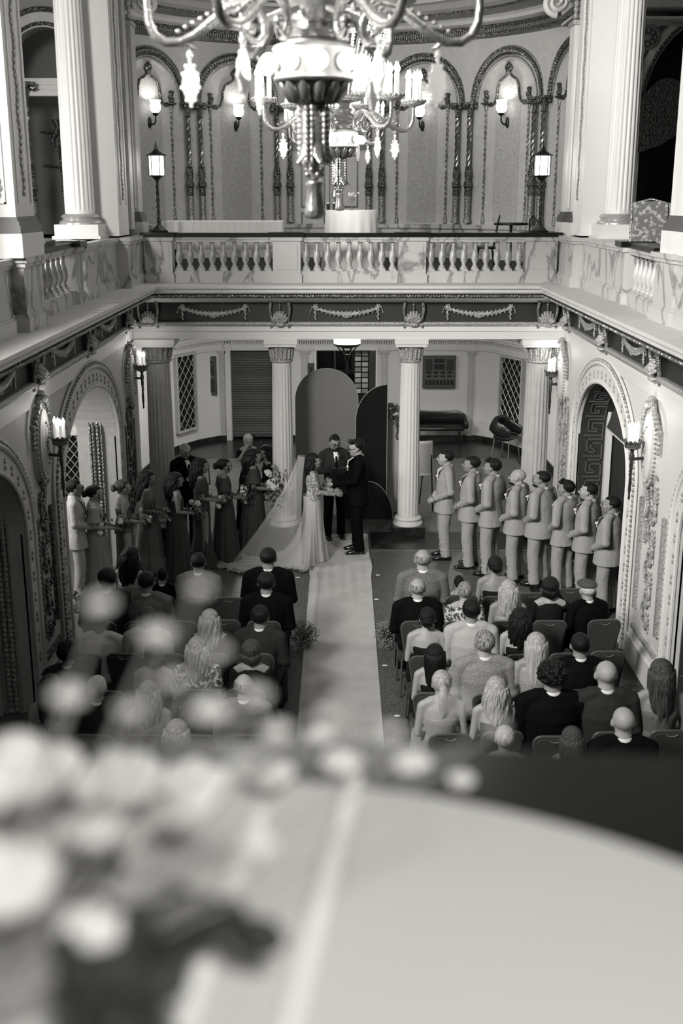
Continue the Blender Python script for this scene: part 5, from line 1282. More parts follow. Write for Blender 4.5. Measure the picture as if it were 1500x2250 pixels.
def hair_mesh(style, seed=0):
    key = ('h', style, seed)
    if key in CACHE: return CACHE[key]
    m = MB(); r = random.Random(seed+5)
    if style == 'short': cap(m, (.083, .104, .092), .42, .28, -.40, .76, noise_=.05)
    elif style == 'fade': cap(m, (.080, .100, .090), .50, .25, -.25, .78)
    elif style == 'quiff': cap(m, (.083, .106, .096), .40, .30, -.40, .76, noise_=.08); m.blob([(-.05, .05, .10), (.05, .05, .105)], [(.03, .03)]*2, 10)
    elif style == 'curly': 
        cap(m, (.09, .11, .10), .35, .35, -.35, .76, noise_=.10)
        for k in range(130):
            d = Vector((r.gauss(0, 1), r.gauss(-.3, 1), r.gauss(.45, 1))).normalized()
            if d.y > .4 and d.z < .3 or d.z < -.4: continue
            m.ell(Vector((0, -.02, .035))+Vector((d.x*.09, d.y*.108, d.z*.098)), .02, 6, 4)
    elif style == 'fringe': cap(m, (.081, .101, .088), .1, .1, -.35, .80, bald=.35)
    elif style in ('long', 'wavy', 'halfup', 'straight'):
        cap(m, (.090, .110, .096), .30, .42, -.6, .76)
        n = 26
        for k in range(n):
            a = PI*(.98+1.04*k/(n-1)) if style != 'halfup' else PI*(1.02+.96*k/(n-1))
            x, y = .083*math.cos(a), -.02+.095*math.sin(a); ln = {'long': .36, 'wavy': .33, 'halfup': .34, 'straight': .42}[style]*(.9+.2*r.random())
            amp = 0 if style == 'straight' else .007; ph = r.random()*6
            P = []
            for j in range(9):
                t = j/8; w_ = 1-.12*t+ (.25*math.sin(PI*t) if style != 'straight' else .05)
                P.append((x*w_+amp*math.sin(9*t+ph), y*(1-.1*t)-.028*math.sin(PI*t*.7)-.012*t+amp*math.cos(9*t+ph), .05-ln*t))
            m.tube(P, [.018, .024, .026, .026, .026, .025, .022, .016, .006], 7)
        if style == 'halfup':
            m.tube([(.08, -.02, .05), (.05, -.10, .03), (0, -.125, .02), (-.05, -.10, .03), (-.08, -.02, .05)], .014, 6); m.ell((0, -.12, .02), (.035, .02, .03), 8, 6)
    elif style == 'bun':
        cap(m, (.086, .106, .094), .34, .40, -.45, .76); m.ell((0, -.125, .01), (.055, .045, .05), 14, 9)
        for k in range(9): a = k*.7; m.ell((.04*math.cos(a), -.14, .01+.035*math.sin(a)), .021, 7, 5)
        for s in (-1, 1): m.tube([(s*.08, .03, .02), (s*.085, .03, -.05), (s*.08, .035, -.10)], [.007, .006, .003], 5)
    elif style == 'topbun': cap(m, (.086, .106, .094), .34, .40, -.45, .76); m.ell((0, -.08, .11), (.055, .05, .045), 14, 9)
    elif style == 'bob': cap(m, (.094, .112, .098), .28, .40, -.75, .76); m.blob([(-.06, -.06, -.03), (0, -.10, -.05), (.06, -.06, -.03)], [(.045, .06)]*3, 12)
    elif style == 'pony': cap(m, (.084, .104, .092), .36, .40, -.45, .76); m.tube([(0, -.11, .06), (0, -.17, .02), (0, -.15, -.10), (.01, -.12, -.22), (0, -.12, -.3)], [.02, .035, .04, .03, .008], 9)
    elif style == 'cap_': 
        m.ell((0, .0, .075), (.105, .13, .045), 20, 9); m.ell((0, .09, .05), (.07, .05, .016), 14, 6)
    me = m.mesh('hair'); CACHE[key] = me; return me
def skirt_mesh(seated, S, style, seed=0, male=False):
    key = ('k', seated, style, seed)
    if key in CACHE: return CACHE[key]
    m = MB(); r = random.Random(seed+1)
    if not seated:
        n = 90; prof = [(1.15, .118, .095), (1.08, .125, .10), (1.0, .165, .125), (.9, .185, .14), (.7, .19, .155), (.45, .21, .18), (.2, .235, .21), (.02, .26, .24)]
        if style == 'slim': prof = [(1.15, .12, .095), (1.05, .13, .105), (.95, .17, .12), (.8, .17, .12), (.5, .15, .12), (.25, .17, .15), (.02, .22, .21)]
        if style == 'ruffle': prof = [(1.15, .12, .095), (1.05, .14, .11), (.9, .19, .15), (.5, .22, .19), (.38, .22, .19), (.375, .25, .22), (.25, .28, .25), (.18, .29, .26)]
        vs = []; fs = []; ph = [r.random()*6 for _ in range(3)]
        for z, a, b in prof:
            t = max(0, 1.05-z)
            for k in range(n):
                an = 2*PI*k/n; q = 1+t*(.055*math.sin(11*an+ph[0])+.04*math.sin(17*an+ph[1]+z)+.02*math.sin(29*an+ph[2]))
                vs.append((a*q*math.cos(an), b*q*math.sin(an), z))
        for i in range(len(prof)-1):
            for k in range(n): k2 = (k+1) % n; fs.append((i*n+k2, i*n+k, (i+1)*n+k, (i+1)*n+k2))
        fs.append(tuple(range(n))); m.add(vs, fs, True)
        me = m.mesh('skirt')
    else:
        for i in (0, 1): m.tube([S['hip'][i]+Vector((0, -.02, 0)), S['knee'][i]], [.12, .10], 14); m.tube([S['knee'][i]+Vector((0, -.02, .03)), S['ank'][i]+Vector((0, 0, .1))], [(.10, .09), (.12, .10)], 14)
        m.blob([S['sp'][0], S['sp'][2]], [(.17, .13), (.14, .105)], 16, ref=(1, 0, 0))
        me = remesh(m, .02, 1, 'skirt')
    CACHE[key] = me; return me
def bodice_mesh(seated, arms, S, style):
    key = ('d', seated, arms, style)
    if key in CACHE: return CACHE[key]
    m = MB(); sp = S['sp']
    if style == 'strap':
        m.tube([sp[1], sp[2], sp[3], sp[3].lerp(sp[4], .35)], [(.168, .118), (.125, .098), (.152, .112), (.152, .104)], 20, ref=(1, 0, 0)); me = remesh(m, .011, 1, 'bodice')
        q = MB()
        for s in (-1, 1): q.tube([sp[3]+Vector((s*.09, .10, .03)), sp[5]+Vector((s*.10, 0, -.03)), sp[3]+Vector((s*.08, -.095, .0))], .006, 5)
        me = join_mesh(me, q, 'bodice')
    else:
        m.tube([sp[1], sp[2], sp[3], sp[4], sp[5]], [(.168, .118), (.125, .098), (.156, .112), (.165, .10), (.09, .072)], 20, ref=(1, 0, 0))
        for i in (0, 1):
            a, b, c = S['sh'][i], S['el'][i], S['wr'][i]
            if style == 'puff': m.blob([a, a.lerp(b, .35), a.lerp(b, .75)], [.065, .09, .05], 12)
            elif style == 'flutter': m.tube([a+Vector((0, 0, .03)), a.lerp(b, .35), a.lerp(b, .75)], [.05, .07, .095], 12)
            elif style == 'long': m.blob([a, a.lerp(b, .5), b, b.lerp(c, .95)], [.055, .05, .045, .036], 12)
            elif style == 'short': m.blob([a, a.lerp(b, .6)], [.058, .056], 12)
        me = remesh(m, .011, 1, 'bodice')
    CACHE[key] = me; return me
def child(name, me, m_, parent):
    if not me.materials: me.materials.append(m_)
    o = bpy.data.objects.new(name, me); COL.objects.link(o); o.parent = parent
    o.material_slots[0].link = 'OBJECT'; o.material_slots[0].material = m_
    return o
def person(label, x, y, face, H=1.70, male=True, seated=False, arms='clasp', yaw=0., pitch=0., hair='short', hc='black', skin=SKIN, top='suit', tm=PALE, bm=None, belly=0., skirt='full', extras=(), seed=0, z=0, wide=1.0, group=None):
    """face: direction the chest points (radians, 0 = +x)"""
    S = skel(seated, arms, male)
    s = H/(1.735 if not seated else 1.315)
    me = body_mesh(seated, arms, male, yaw, pitch, S, .0115 if not seated else .014)
    o = bpy.data.objects.new('person', me); COL.objects.link(o)
    if not me.materials: me.materials.append(SKIN)
    o.material_slots[0].link = 'OBJECT'; o.material_slots[0].material = skin
    o.location = (x, y, z); o.rotation_euler = (0, 0, face-PI/2); o.scale = (s*wide, s*wide, s)
    tag(o, label, 'person', group)
    H_ = headM(S, yaw, pitch)
    if hair:
        h = child('hair', hair_mesh(hair, seed % 3), HAIRM[hc], o); h.matrix_local = H_
    if 'beret' in extras: h = child('flat_cap', hair_mesh('cap_'), mat('tweed_cap', .06, .8, bump=('noise', 90, .3)), o); h.matrix_local = H_
    if top == 'suit':
        child('jacket', jacket_mesh(seated, arms, male, belly, S), tm, o); child('trousers', trouser_mesh(seated, S), bm or tm, o)
        m = MB(); nk = S['neck']; m.lathe([(.070, -.02), (.066, .015), (.062, .034), (.056, .034)], nk+Vector((0, .0, 0)), 20, caps=False)
        m.build('shirt_collar', SHIRT, o)
        zt = S['sp'][3].z; yt = S['sp'][3].y
        if 'front' in extras or not seated:
            m = MB(); f = [(-.045, nk.z-.005), (.045, nk.z-.005), (.0, zt-.06)]
            vs = [(x_, (yt+.125+belly*.6 if z_ < nk.z-.1 else S['neck'].y+.068), z_) for x_, z_ in f]
            m.tube([(0, nk.y+.062, nk.z-.01), (0, yt+.112+belly*.4, (nk.z+zt)/2+.03), (0, yt+.126+belly*.7, zt-.05)], [(.045, .012), (.042, .012), (.01, .012)], 8, ref=(1, 0, 0)); m.build('shirt_front', SHIRT, o)
            m = MB(); m.tube([(0, nk.y+.078, nk.z-.012), (0, nk.y+.09, nk.z-.04), (0, yt+.128+belly*.4, (nk.z+zt)/2+.02), (0, yt+.142+belly*.7, zt-.06)], [(.018, .008), (.012, .006), (.018, .006), (.022, .006)], 8, ref=(1, 0, 0)); m.build('tie', BLK if 'greytie' not in extras else GREYS, o)
            m = MB()
            for sd in (-1, 1): m.tube([(sd*.055, nk.y+.05, nk.z+.01), (sd*.068, yt+.108+belly*.4, (nk.z+zt)/2+.04), (sd*.012, yt+.135+belly*.7, zt-.06)], [(.02, .008), (.032, .008), (.008, .006)], 8, ref=(1, 0, 0))
            m.build('lapels', tm, o)
        if not seated or 'shoes' in extras:
            for i in (0, 1): child('shoe', shoe_mesh(S, i, seated), SHOE, o)
    elif top == 'shirt':
        child('shirt', jacket_mesh(seated, arms, male, belly, S, .96), tm, o); child('trousers', trouser_mesh(seated, S), bm or CHAR, o)
        MB().lathe([(.068, -.015), (.063, .02), (.057, .02)], S['neck'], 20, caps=False).build('shirt_collar', SHIRT, o)
    else:
        child('bodice', bodice_mesh(seated, arms, S, top), tm, o); child('skirt', skirt_mesh(seated, S, skirt, seed % 3), bm or tm, o)
    if 'buttonhole' in extras:
        b = MB(); c = Vector((-.09, S['sp'][3].y+.125+belly*.5, S['sp'][3].z+.06)); c.x = -.085
        for q in ((0, 0, 0), (.014, .004, .012), (-.014, .004, .012)): b.ell(c+Vector(q), .017, 8, 6)
        b.tube([c, c+Vector((0, .0, -.05))], .006, 5); b.build('boutonniere', mat('white_petals', .72, .7), o)
    if 'glasses' in extras:
        g = MB()
        for sd in (-1, 1): g.tube([(sd*.033+.024*math.cos(a), .105, .005+.018*math.sin(a)) for a in [k*PI/6 for k in range(12)]], .0035, 5, closed=True); g.tube([(sd*.057, .104, .008), (sd*.079, .0, .006)], .0035, 5)
        g.tube([(-.01, .107, .008), (.01, .107, .008)], .003, 5); q = g.build('glasses', IRON, o); q.matrix_local = H_
    if 'beard' in extras:
        g = MB(); g.ell((0, .045, -.088), (.047, .052, .035), 14, 9); g.ell((0, .092, -.045), (.026, .012, .007), 10, 6); q = g.build('beard', HAIRM[hc if hc != 'grey' else 'black'], o); q.matrix_local = H_
    if not seated:
        g = MB()
        for sd in (-1, 1): g.ell((sd*.031, .087, .003), (.013, .007, .007), 8, 5); g.tube([(sd*.015, .098, .026), (sd*.033, .096, .031), (sd*.052, .085, .025)], .0045, 5)
        q = g.build('eyes', HAIRM['black'], o); q.matrix_local = H_
    return o
def bouquet(px_, label, big=1.0, n=8, dx=0, dz=0):
    """bouquet in the clasped hands of a standing person"""
    m = px_.matrix_basis; p = m @ Vector((dx, .34, 1.10+dz))
    r = flowers('bouquet', label, p, n, .21*big, .056*big, 'bouquet')
    st = MB()
    for k in range(6): st.tube([(.012*math.cos(k), .012*math.sin(k), -.02), (.02*math.cos(k), .02*math.sin(k), -.16)], .004, 5)
    st.build('stems', mat('dark_stems', .04, .7), r); r.rotation_euler = (0, 0, m.to_euler().z)
    return r
# the couple and the officiant
officiant = person('bearded officiant in a dark suit and glasses reading from a tablet before the grey arch', -.11, 16.94, -PI/2+.25, 1.67, arms='book', pitch=-.30, yaw=.1, hc='black', tm=CHAR, bm=BLK, extras=('glasses', 'beard', 'front'), skin=SKIN)
groom = person('groom in a black suit and glasses facing the bride', .24, 16.22, PI+.10, 1.75, arms='reach', pitch=-.22, yaw=.05, hair='quiff', tm=BLK, belly=.035, extras=('glasses', 'buttonhole'), skin=SKINL, wide=1.08)
o = MB().box((0, 0, 0), (.27, .20, .012), Matrix.Rotation(-.9, 4, 'X')).build('tablet', mat('tablet_cover', .02, .4), None, (-.03, 16.55, 1.17)); o.rotation_euler = (0, 0, .25); tag(o, 'dark tablet held open by the officiant', 'tablet')
# bride
bride = person('bride with long dark hair in a lace sleeved gown facing the groom', -.42, 15.85, .14, 1.62, male=False, arms='reach', pitch=.12, hair='long', hc='black', top='long', tm=LACE, bm=GOWN, skin=SKIN, skirt='full')
B = [(-.26, 16.01), (-.34, 15.62), (-.54, 15.20), (-.73, 15.37), (-1.05, 15.24), (-1.3, 15.1), (-1.58, 15.24), (-1.84, 15.53), (-1.70, 15.86), (-1.25, 16.0), (-.85, 16.10), (-.55, 16.18), (-.36, 16.14)]
def ringpts(B, n):
    L_ = [0]
    for i in range(len(B)): L_.append(L_[-1]+(Vector(B[i])-Vector(B[(i+1) % len(B)])).length)
    out = []
    for k in range(n):
        d = L_[-1]*k/n; i = max(j for j in range(len(B)) if L_[j] <= d); t = (d-L_[i])/(L_[i+1]-L_[i]); out.append(Vector(B[i]).lerp(Vector(B[(i+1) % len(B)]), t))
    return out
rp = ringpts(B, 140); rows = 22; vs = []; fs = []; c0 = Vector((-.43, 15.85))
for j in range(rows+1):
    t = j/rows
    for k, q in enumerate(rp):
        a = math.atan2(q.y-c0.y, q.x-c0.x); d = q-c0; L_ = d.length
        rr_ = .13+(L_-.13)*t**(1.5+1.6*min(1, max(0, L_-.4)))
        zz = 1.0*(1-t)**(1.0+1.7*min(1, max(0, L_-.35)))
        if j > 4: rr_ *= 1+.03*math.sin(17*a)*(1-t*.4)+.02*math.sin(31*a+2); zz += .012*math.sin(k*.9)*t*(1 if L_ > .6 else .2)+.010*t
        p = c0+d.normalized()*rr_; vs.append((p.x, p.y, max(.012, zz)))
n = len(rp)
for j in range(rows):
    for k in range(n): k2 = (k+1) % n; fs.append((j*n+k, (j+1)*n+k, (j+1)*n+k2, j*n+k2))
tr = MB().add(vs, fs, True).build('gown_train', GOWN, bride); tr.matrix_parent_inverse = bride.matrix_basis.inverted()
# lace hem
m = MB()
for k in range(0, n):
    q = rp[k]
    if q.x < -.45:
        for e in range(3): m.ell((q.x+rnd.gauss(0, .03), q.y+abs(rnd.gauss(0, .05)), .022+rnd.random()*.02), (.022, .018, .010), 6, 4)
o = m.build('lace_hem', LACE, bride); o.matrix_parent_inverse = bride.matrix_basis.inverted()
# veil
VEIL = mat('sheer_veil', .8, .8, alpha=.2)
vs = []; fs = []; nu, nv = 40, 30
hd = Vector((-.50, 15.84, 1.56))
for j in range(nv+1):
    t = j/nv
    for i in range(nu+1):
        u = i/nu; top = hd+Vector((-.03-.10*math.sin(PI*u), (u-.5)*.16, .02+.02*math.sin(PI*u)))
        e = Vector((-.50-1.10*math.sin(PI*u*.9+.1)*(1 if u > .15 else .7), 15.25+.85*u, .04))
        mid = Vector((top.x-.10-.06*math.sin(PI*u), top.y*.5+e.y*.5*1.0, 1.0)); mid.y = 15.84+(u-.5)*.42
        p = top*(1-t)**2+mid*2*t*(1-t)+e*t*t
        p.y += .012*math.sin(u*34+t)*min(1, t*3); p.x += .012*math.cos(u*34)*min(1, t*3)
        vs.append(tuple(p))
for j in range(nv):
    for i in range(nu): a = j*(nu+1)+i; fs.append((a, a+1, a+nu+2, a+nu+1))
o = MB().add(vs, fs, True).build('veil', VEIL, bride); o.matrix_parent_inverse = bride.matrix_basis.inverted()

# groomsmen
gm = [(1.54, 15.94, 1.65, PI-.02, 'short', 0, 0, 'groomsman in a pale suit nearest the altar, showing both shoes'), (1.87, 15.49, 1.66, PI-.35, 'short', .02, .25, 'second groomsman from the altar, pale suit and short dark hair'),
      (2.12, 15.16, 1.70, PI-.55, 'quiff', 0, .35, 'third groomsman from the altar, with thick swept dark hair'), (2.44, 14.91, 1.61, PI-.5, None, .02, .3, 'bald bearded groomsman in a pale suit'),
      (2.73, 14.71, 1.63, PI-.7, 'fade', .045, .45, 'stout groomsman with a dark beard, just right of the bald one'), (3.01, 14.43, 1.57, PI-.85, 'quiff', 0, .55, 'groomsman with wavy dark hair, third from the right end of the line'),
      (3.24, 14.10, 1.62, PI-.55, 'fade', .02, .35, 'groomsman with cropped dark hair, second from the right end of the line'), (3.42, 13.60, 1.57, PI-.6, 'fade', .035, .4, 'rightmost groomsman, standing beside the gilt pier of the right wall')]
for i, (x, y, H, f, hs, be, yw, lab) in enumerate(gm):
    person(lab, x, y, f, H, arms='clasp', hair=hs, tm=PALE, belly=be, yaw=yw*.6, pitch=.02, extras=('buttonhole',)+(('beard',) if i in (3, 4) else ()), skin=SKINL if i in (0, 3, 6) else SKIN, wide=1.12+be*.8, seed=i)
# bridesmaids
bmd = [(-3.30, 14.35, 1.52, .25, 'bun', 'flutter', DRESSL, 'full', 'bridesmaid in a satin dress with a low bun, beside the man in the pale suit'), (-2.97, 14.62, 1.53, .35, 'bun', 'strap', DRESSM, 'slim', 'bridesmaid in a thin-strapped slim dress with pinned-up hair'),
       (-2.70, 15.0, 1.57, .25, 'long', 'puff', DRESSM, 'ruffle', 'bridesmaid with long hair, puffed sleeves and a ruffled hem'), (-2.32, 15.04, 1.53, .40, 'wavy', 'strap', DRESS, 'full', 'bridesmaid with long dark wavy hair, fourth from the left, in a gathered dress'),
       (-2.03, 15.55, 1.62, .30, 'long', 'short', DRESS, 'slim', 'slender bridesmaid with long hair in front of the music stand'), (-1.73, 15.90, 1.53, .25, 'bun', 'flutter', DRESS, 'full', 'bridesmaid with a dark bun and earrings, second from the bride'),
       (-1.33, 16.25, 1.60, .20, 'wavy', 'flutter', DRESS, 'full', 'maid of honour with long dark hair and the largest bouquet, nearest the bride')]
bl = ['bouquet held by the bridesmaid in the satin dress', 'bouquet held by the bridesmaid with thin straps', 'bouquet held by the bridesmaid with puffed sleeves', 'bouquet held by the bridesmaid with dark wavy hair, fourth from the left', 'bouquet held by the slender bridesmaid before the music stand', 'bouquet held by the bridesmaid with earrings, second from the bride', 'large cascading bouquet of the maid of honour beside the left column']
for i, (x, y, H, f, hs, tp, dm, sk, lab) in enumerate(bmd):
    p = person(lab, x, y, f, H, male=False, arms='bouquet', hair=hs, hc='black' if i != 1 else 'brown', top=tp, tm=dm, skirt=sk, yaw=.1, seed=i, skin=SKINL if i in (0, 1) else SKIN, wide=1.2 if i in (0, 6) else 1.13)
    bouquet(p, bl[i], 1.0 if i < 6 else 1.6, 10 if i < 6 else 20, 0, 0 if i < 6 else -.04)
p = person('man in a pale suit and glasses holding a bouquet, leftmost of the bridal party', -3.52, 14.20, .25, 1.64, arms='bouquet', hair='short', tm=LIGHTJ, extras=('glasses',), skin=SKIN, yaw=.1)
bouquet(p, 'bouquet held by the man in the pale suit', .95, 7)
# musicians behind the bridesmaids
person('grey-haired musician in a black jacket, beside the corner column', -2.38, 16.55, -PI/2+.6, 1.62, arms='book', hair='fringe', hc='white', tm=BLK, pitch=-.3, extras=('front',), skin=SKINL)
person('white-haired musician bowing a violin behind the maid of honour', -1.50, 17.55, -PI/2+.4, 1.55, arms='raise', hair='short', hc='white', top='short', male=False, tm=DRESSD, skin=SKINL, pitch=-.2)
person('seated dark-haired musician between the maid of honour and the left column', -1.20, 17.75, PI+.2, 1.33, male=False, seated=True, arms='lap', hair='long', top='long', tm=DRESSD, bm=DRESSD)
root = tag(empty('music_stand', (-2.15, 16.55, 0), .3), 'music stand with white sheets behind the slender bridesmaid', 'music stand')
MB().box((0, 0, 1.0), (.42, .01, .30), Matrix.Translation((0, .1, .06)) @ Matrix.Rotation(-.3, 4, 'X')).build('desk', IRON, root); MB().box((0, -.02, 1.0), (.38, .004, .26), Matrix.Translation((0, .1, .06)) @ Matrix.Rotation(-.3, 4, 'X')).build('sheet_music', WHITE, root)
MB().tube([(0, .3, .98), (0, .3, .1)], .01, 6).tube([(0, .3, .3), (.2, .2, 0)], .008, 5).tube([(0, .3, .3), (-.2, .2, 0)], .008, 5).tube([(0, .3, .3), (0, .5, 0)], .008, 5).build('stand_legs', IRON, root)
v = MB(); v.ell((0, 0, 0), (.10, .03, .16), 14, 8).tube([(0, 0, .1), (0, .01, .36)], .012, 6).ell((0, .01, .37), (.02, .02, .03), 7, 5); o = v.build('violin', mat('violin_wood', .05, .3), None, (-1.42, 17.42, 1.22)); o.rotation_euler = (.6, .5, 0); tag(o, 'dark violin held by the white-haired musician', 'violin')

# guests ------------------------------------------------------------------------
F0 = PI/2
def g(label, x, y, hh, **k):
    k.setdefault('arms', 'lap'); person(label, x, y, F0+k.pop('turn', 0), hh, seated=True, **k)
RY = {1: 12.12, 2: 11.32, 3: 10.45, 4: 9.62, 5: 8.79, 6: 7.97}
# front rows
g('stocky shaven-headed guest in a grey suit, front row right of the aisle', .93, RY[1], 1.33, hair='fringe', hc='grey', tm=GREYS, skin=SKINL, wide=1.12)
g('child with dark pinned hair, front row right, just showing over the chair', 1.35, RY[1], 1.02, male=False, hair='bun', top='short', tm=DRESSD, wide=.8)
g('woman with a jewelled dark bun and bare shoulders, front row right', 1.76, RY[1], 1.25, male=False, hair='bun', top='strap', tm=DRESSD, skin=SKIN)
g('woman with long dark hair leaning by the bridal party, front row left', -2.42, RY[1], 1.36, male=False, hair='wavy', hc='black', top='strap', tm=DRESSL, skin=SKINL, turn=-.5)
g('dark-haired child, front row left, beside the woman with long hair', -2.06, RY[1], 1.12, hair='short', tm=BLK, wide=.85)
g('man in a grey suit, front row left, third from the aisle', -1.64, RY[1], 1.29, hair='fade', tm=GREYS, wide=1.05)
g('broad man in a black suit and white collar, front row left at the aisle', -.84, RY[1], 1.35, hair='fade', tm=BLK, wide=1.12, skin=SKIN, extras=('shoes',))
g('bald guest in a black suit, second row right at the aisle', .82, RY[2], 1.26, hair='fringe', hc='grey', tm=BLK, skin=SKINL, wide=1.1)
g('short grey-haired woman in a printed blouse, second row right', 1.33, RY[2], 1.22, male=False, hair='short', hc='grey', top='short', tm=PRINT, skin=SKINL)
g('woman with wavy blond hair and a hair vine, second row right', 1.80, RY[2], 1.24, male=False, hair='halfup', hc='blond', top='strap', tm=DRESSL, skin=SKIN)
g('dark-haired woman raising her hands to her chin, second row right', 2.25, RY[2], 1.27, male=False, hair='bob', top='long', tm=DRESSD, arms='raise', skin=SKINL)
g('guest in a flat tweed cap and black coat, second row right', 2.66, RY[2], 1.24, hair='fringe', hc='white', tm=BLK, extras=('beret',), turn=.3, skin=SKINL)
g('dark-haired man in a dark jacket, second row left by the wall', -2.52, RY[2], 1.38, hair='short', tm=CHAR, wide=1.1)
g('balding man in a grey jacket, second row left', -2.10, RY[2], 1.34, hair='fade', tm=GREYS, wide=1.05)
g('man in a black suit with a white collar, second row left at the aisle', -.81, RY[2], 1.33, hair='short', tm=BLK, wide=1.08)
g('woman with cropped dark hair in a halter dress, third row right at the aisle', .86, RY[3], 1.25, male=False, hair='bun', top='strap', tm=DRESSD, skin=SKINL, turn=-.1)
g('dark-haired guest in a light jacket, third row right', 1.30, RY[3], 1.34, hair='short', tm=LIGHTJ, wide=1.05)
g('woman with long dark hair in a black top, third row right', 1.79, RY[3], 1.25, male=False, hair='wavy', top='strap', tm=DRESSD, skin=SKINL)
g('man in a white shirt bending forward, third row left by the wall', -2.45, RY[3]+.1, 1.16, hair='short', top='shirt', tm=mat('white_shirt_back', .5, .8), wide=1.12, pitch=-.7)
g('guest in a light jacket, third row left, behind the blurred blossoms', -1.95, RY[3], 1.26, hair='short', hc='brown', tm=LIGHTJ)
g('woman with flowing blond hair, third row left', -1.32, RY[3], 1.23, male=False, hair='wavy', hc='blond', top='long', tm=DRESSD, seed=1)
g('dark-haired man in a charcoal suit, third row left at the aisle', -.82, RY[3], 1.27, hair='short', tm=CHAR, wide=1.08, turn=-.1, extras=('shoes',))
g('woman with long black hair hanging over the chair, fourth row right at the aisle', .87, RY[4], 1.2, male=False, hair='straight', top='strap', tm=DRESSD, skin=SKINL)
g('grey-haired man in a light tweed jacket, fourth row right', 1.33, RY[4], 1.33, hair='short', hc='grey', tm=mat('light_tweed', .26, .85, bump=('noise', 120, .5), mix=('noise', 90, .17, .4, .6)), wide=1.12, skin=SKINL)
g('woman with straight fair hair in a knitted top, fourth row right', 1.81, RY[4], 1.31, male=False, hair='straight', hc='blond', top='short', tm=mat('knit', .3, .9, bump=('noise', 80, .6)), seed=2)
g('dark-haired man in a black suit with a white collar, fourth row right', 2.22, RY[4], 1.31, hair='fade', tm=BLK, wide=1.08)
g('person with curly black hair and a white collar, fourth row left by the wall', -2.55, RY[4], 1.22, hair='curly', tm=CHAR)
g('woman with short dark hair and bare shoulders, fourth row left', -1.75, RY[4], 1.2, male=False, hair='bob', top='strap', tm=DRESSL, skin=SKINL)
g('woman with wavy fair hair in a printed top, fourth row left', -1.34, RY[4], 1.27, male=False, hair='wavy', hc='blond', top='short', tm=PRINT)
g('woman with brown hair, fourth row left at the aisle', -.84, RY[4], 1.24, male=False, hair='bob', hc='brown', top='long', tm=DRESSD)
g('woman with blond hair and a bare back, fifth row right at the aisle', .86, RY[5], 1.30, male=False, hair='pony', hc='blond', top='strap', tm=DRESSL, skin=SKINL)
g('woman with wavy light brown hair, fifth row right', 1.33, RY[5], 1.24, male=False, hair='wavy', hc='blond', top='strap', tm=DRESSD, skin=SKINL, seed=2)
g('broad man with curly black hair in a black suit, fifth row right', 1.81, RY[5], 1.37, hair='curly', tm=BLK, wide=1.18)
g('bald man with glasses in a charcoal suit, fifth row right', 2.27, RY[5], 1.39, hair=None, tm=CHAR, wide=1.1, skin=SKINL, extras=('glasses',))
g('woman with very long straight brown hair, fifth row right by the pier', 2.74, RY[5], 1.40, male=False, hair='straight', hc='brown', top='strap', tm=DRESSM, skin=SKIN)
g('girl with long light hair, fifth row left by the wall', -2.50, RY[5], 1.26, male=False, hair='straight', hc='brown', top='strap', tm=DRESSL, skin=SKINL)
g('white-haired man in a dark jacket, fifth row left', -2.10, RY[5], 1.25, hair='short', hc='white', tm=CHAR, skin=SKINL)
g('person with light hair, fifth row left, third from the aisle', -1.66, RY[5], 1.2, male=False, hair='wavy', hc='blond', top='strap', tm=DRESSL, skin=SKINL)
g('older man with a white collar, fifth row left at the aisle', -.84, RY[5], 1.27, hair='fringe', hc='grey', tm=GREYS, skin=SKINL)
g('blond person just showing above the foreground rail, sixth row right', 1.29, RY[6], 1.19, male=False, hair='short', hc='blond', top='short', tm=DRESSD)
g('brown-haired person just showing above the foreground rail, sixth row right', 1.82, RY[6], 1.18, male=False, hair='straight', hc='brown', top='short', tm=DRESSD)
g('bald man in a dark suit just above the foreground rail, sixth row right', 2.22, RY[6], 1.35, hair=None, tm=BLK, skin=SKINL, wide=1.08)
g('blond woman near the foreground flowers, sixth row left', -1.30, RY[6], 1.24, male=False, hair='wavy', hc='blond', top='strap', tm=DRESSL, skin=SKINL)

# ================================================================ FOREGROUND BALCONY
struct(MB().bx(-3, 3, -3, .98, 3.75, ZF).build('floor', LEDGE))
root = tag(empty('balcony_parapet', (0, 0, 0)), 'dark polished parapet rail running across the near balcony, out of focus', 'railing')
pth = [(-2.6, 1.06), (-1.2, 1.02), (-.3, 1.0), (0, .995), (.32, .965), (.9, .90), (2.6, .75)]
MB().sweep([(-.0, 4.66), (.0, 4.685), (.24, 4.685), (.24, 4.66)], pth, True).build('cap_rail', CAPR, root)
MB().sweep([(.04, ZF), (.04, 4.66), (.20, 4.66), (.20, ZF)], pth, True).build('marble_wall', MARBLED, root)
CL2 = mat('near_tablecloth', .55, .85)
o = MB().lathe([(.565, 4.715), (.575, 4.71), (.578, 4.66), (.585, 4.3), (.60, ZF+.01)], (-.10, .30, 0), 120, mod=lambda a, z: 1+.02*max(0, (4.72-z))*math.cos(22*a)).build('round_table', CL2)
tag(o, 'round table under a white cloth right below the camera, out of focus', 'table')
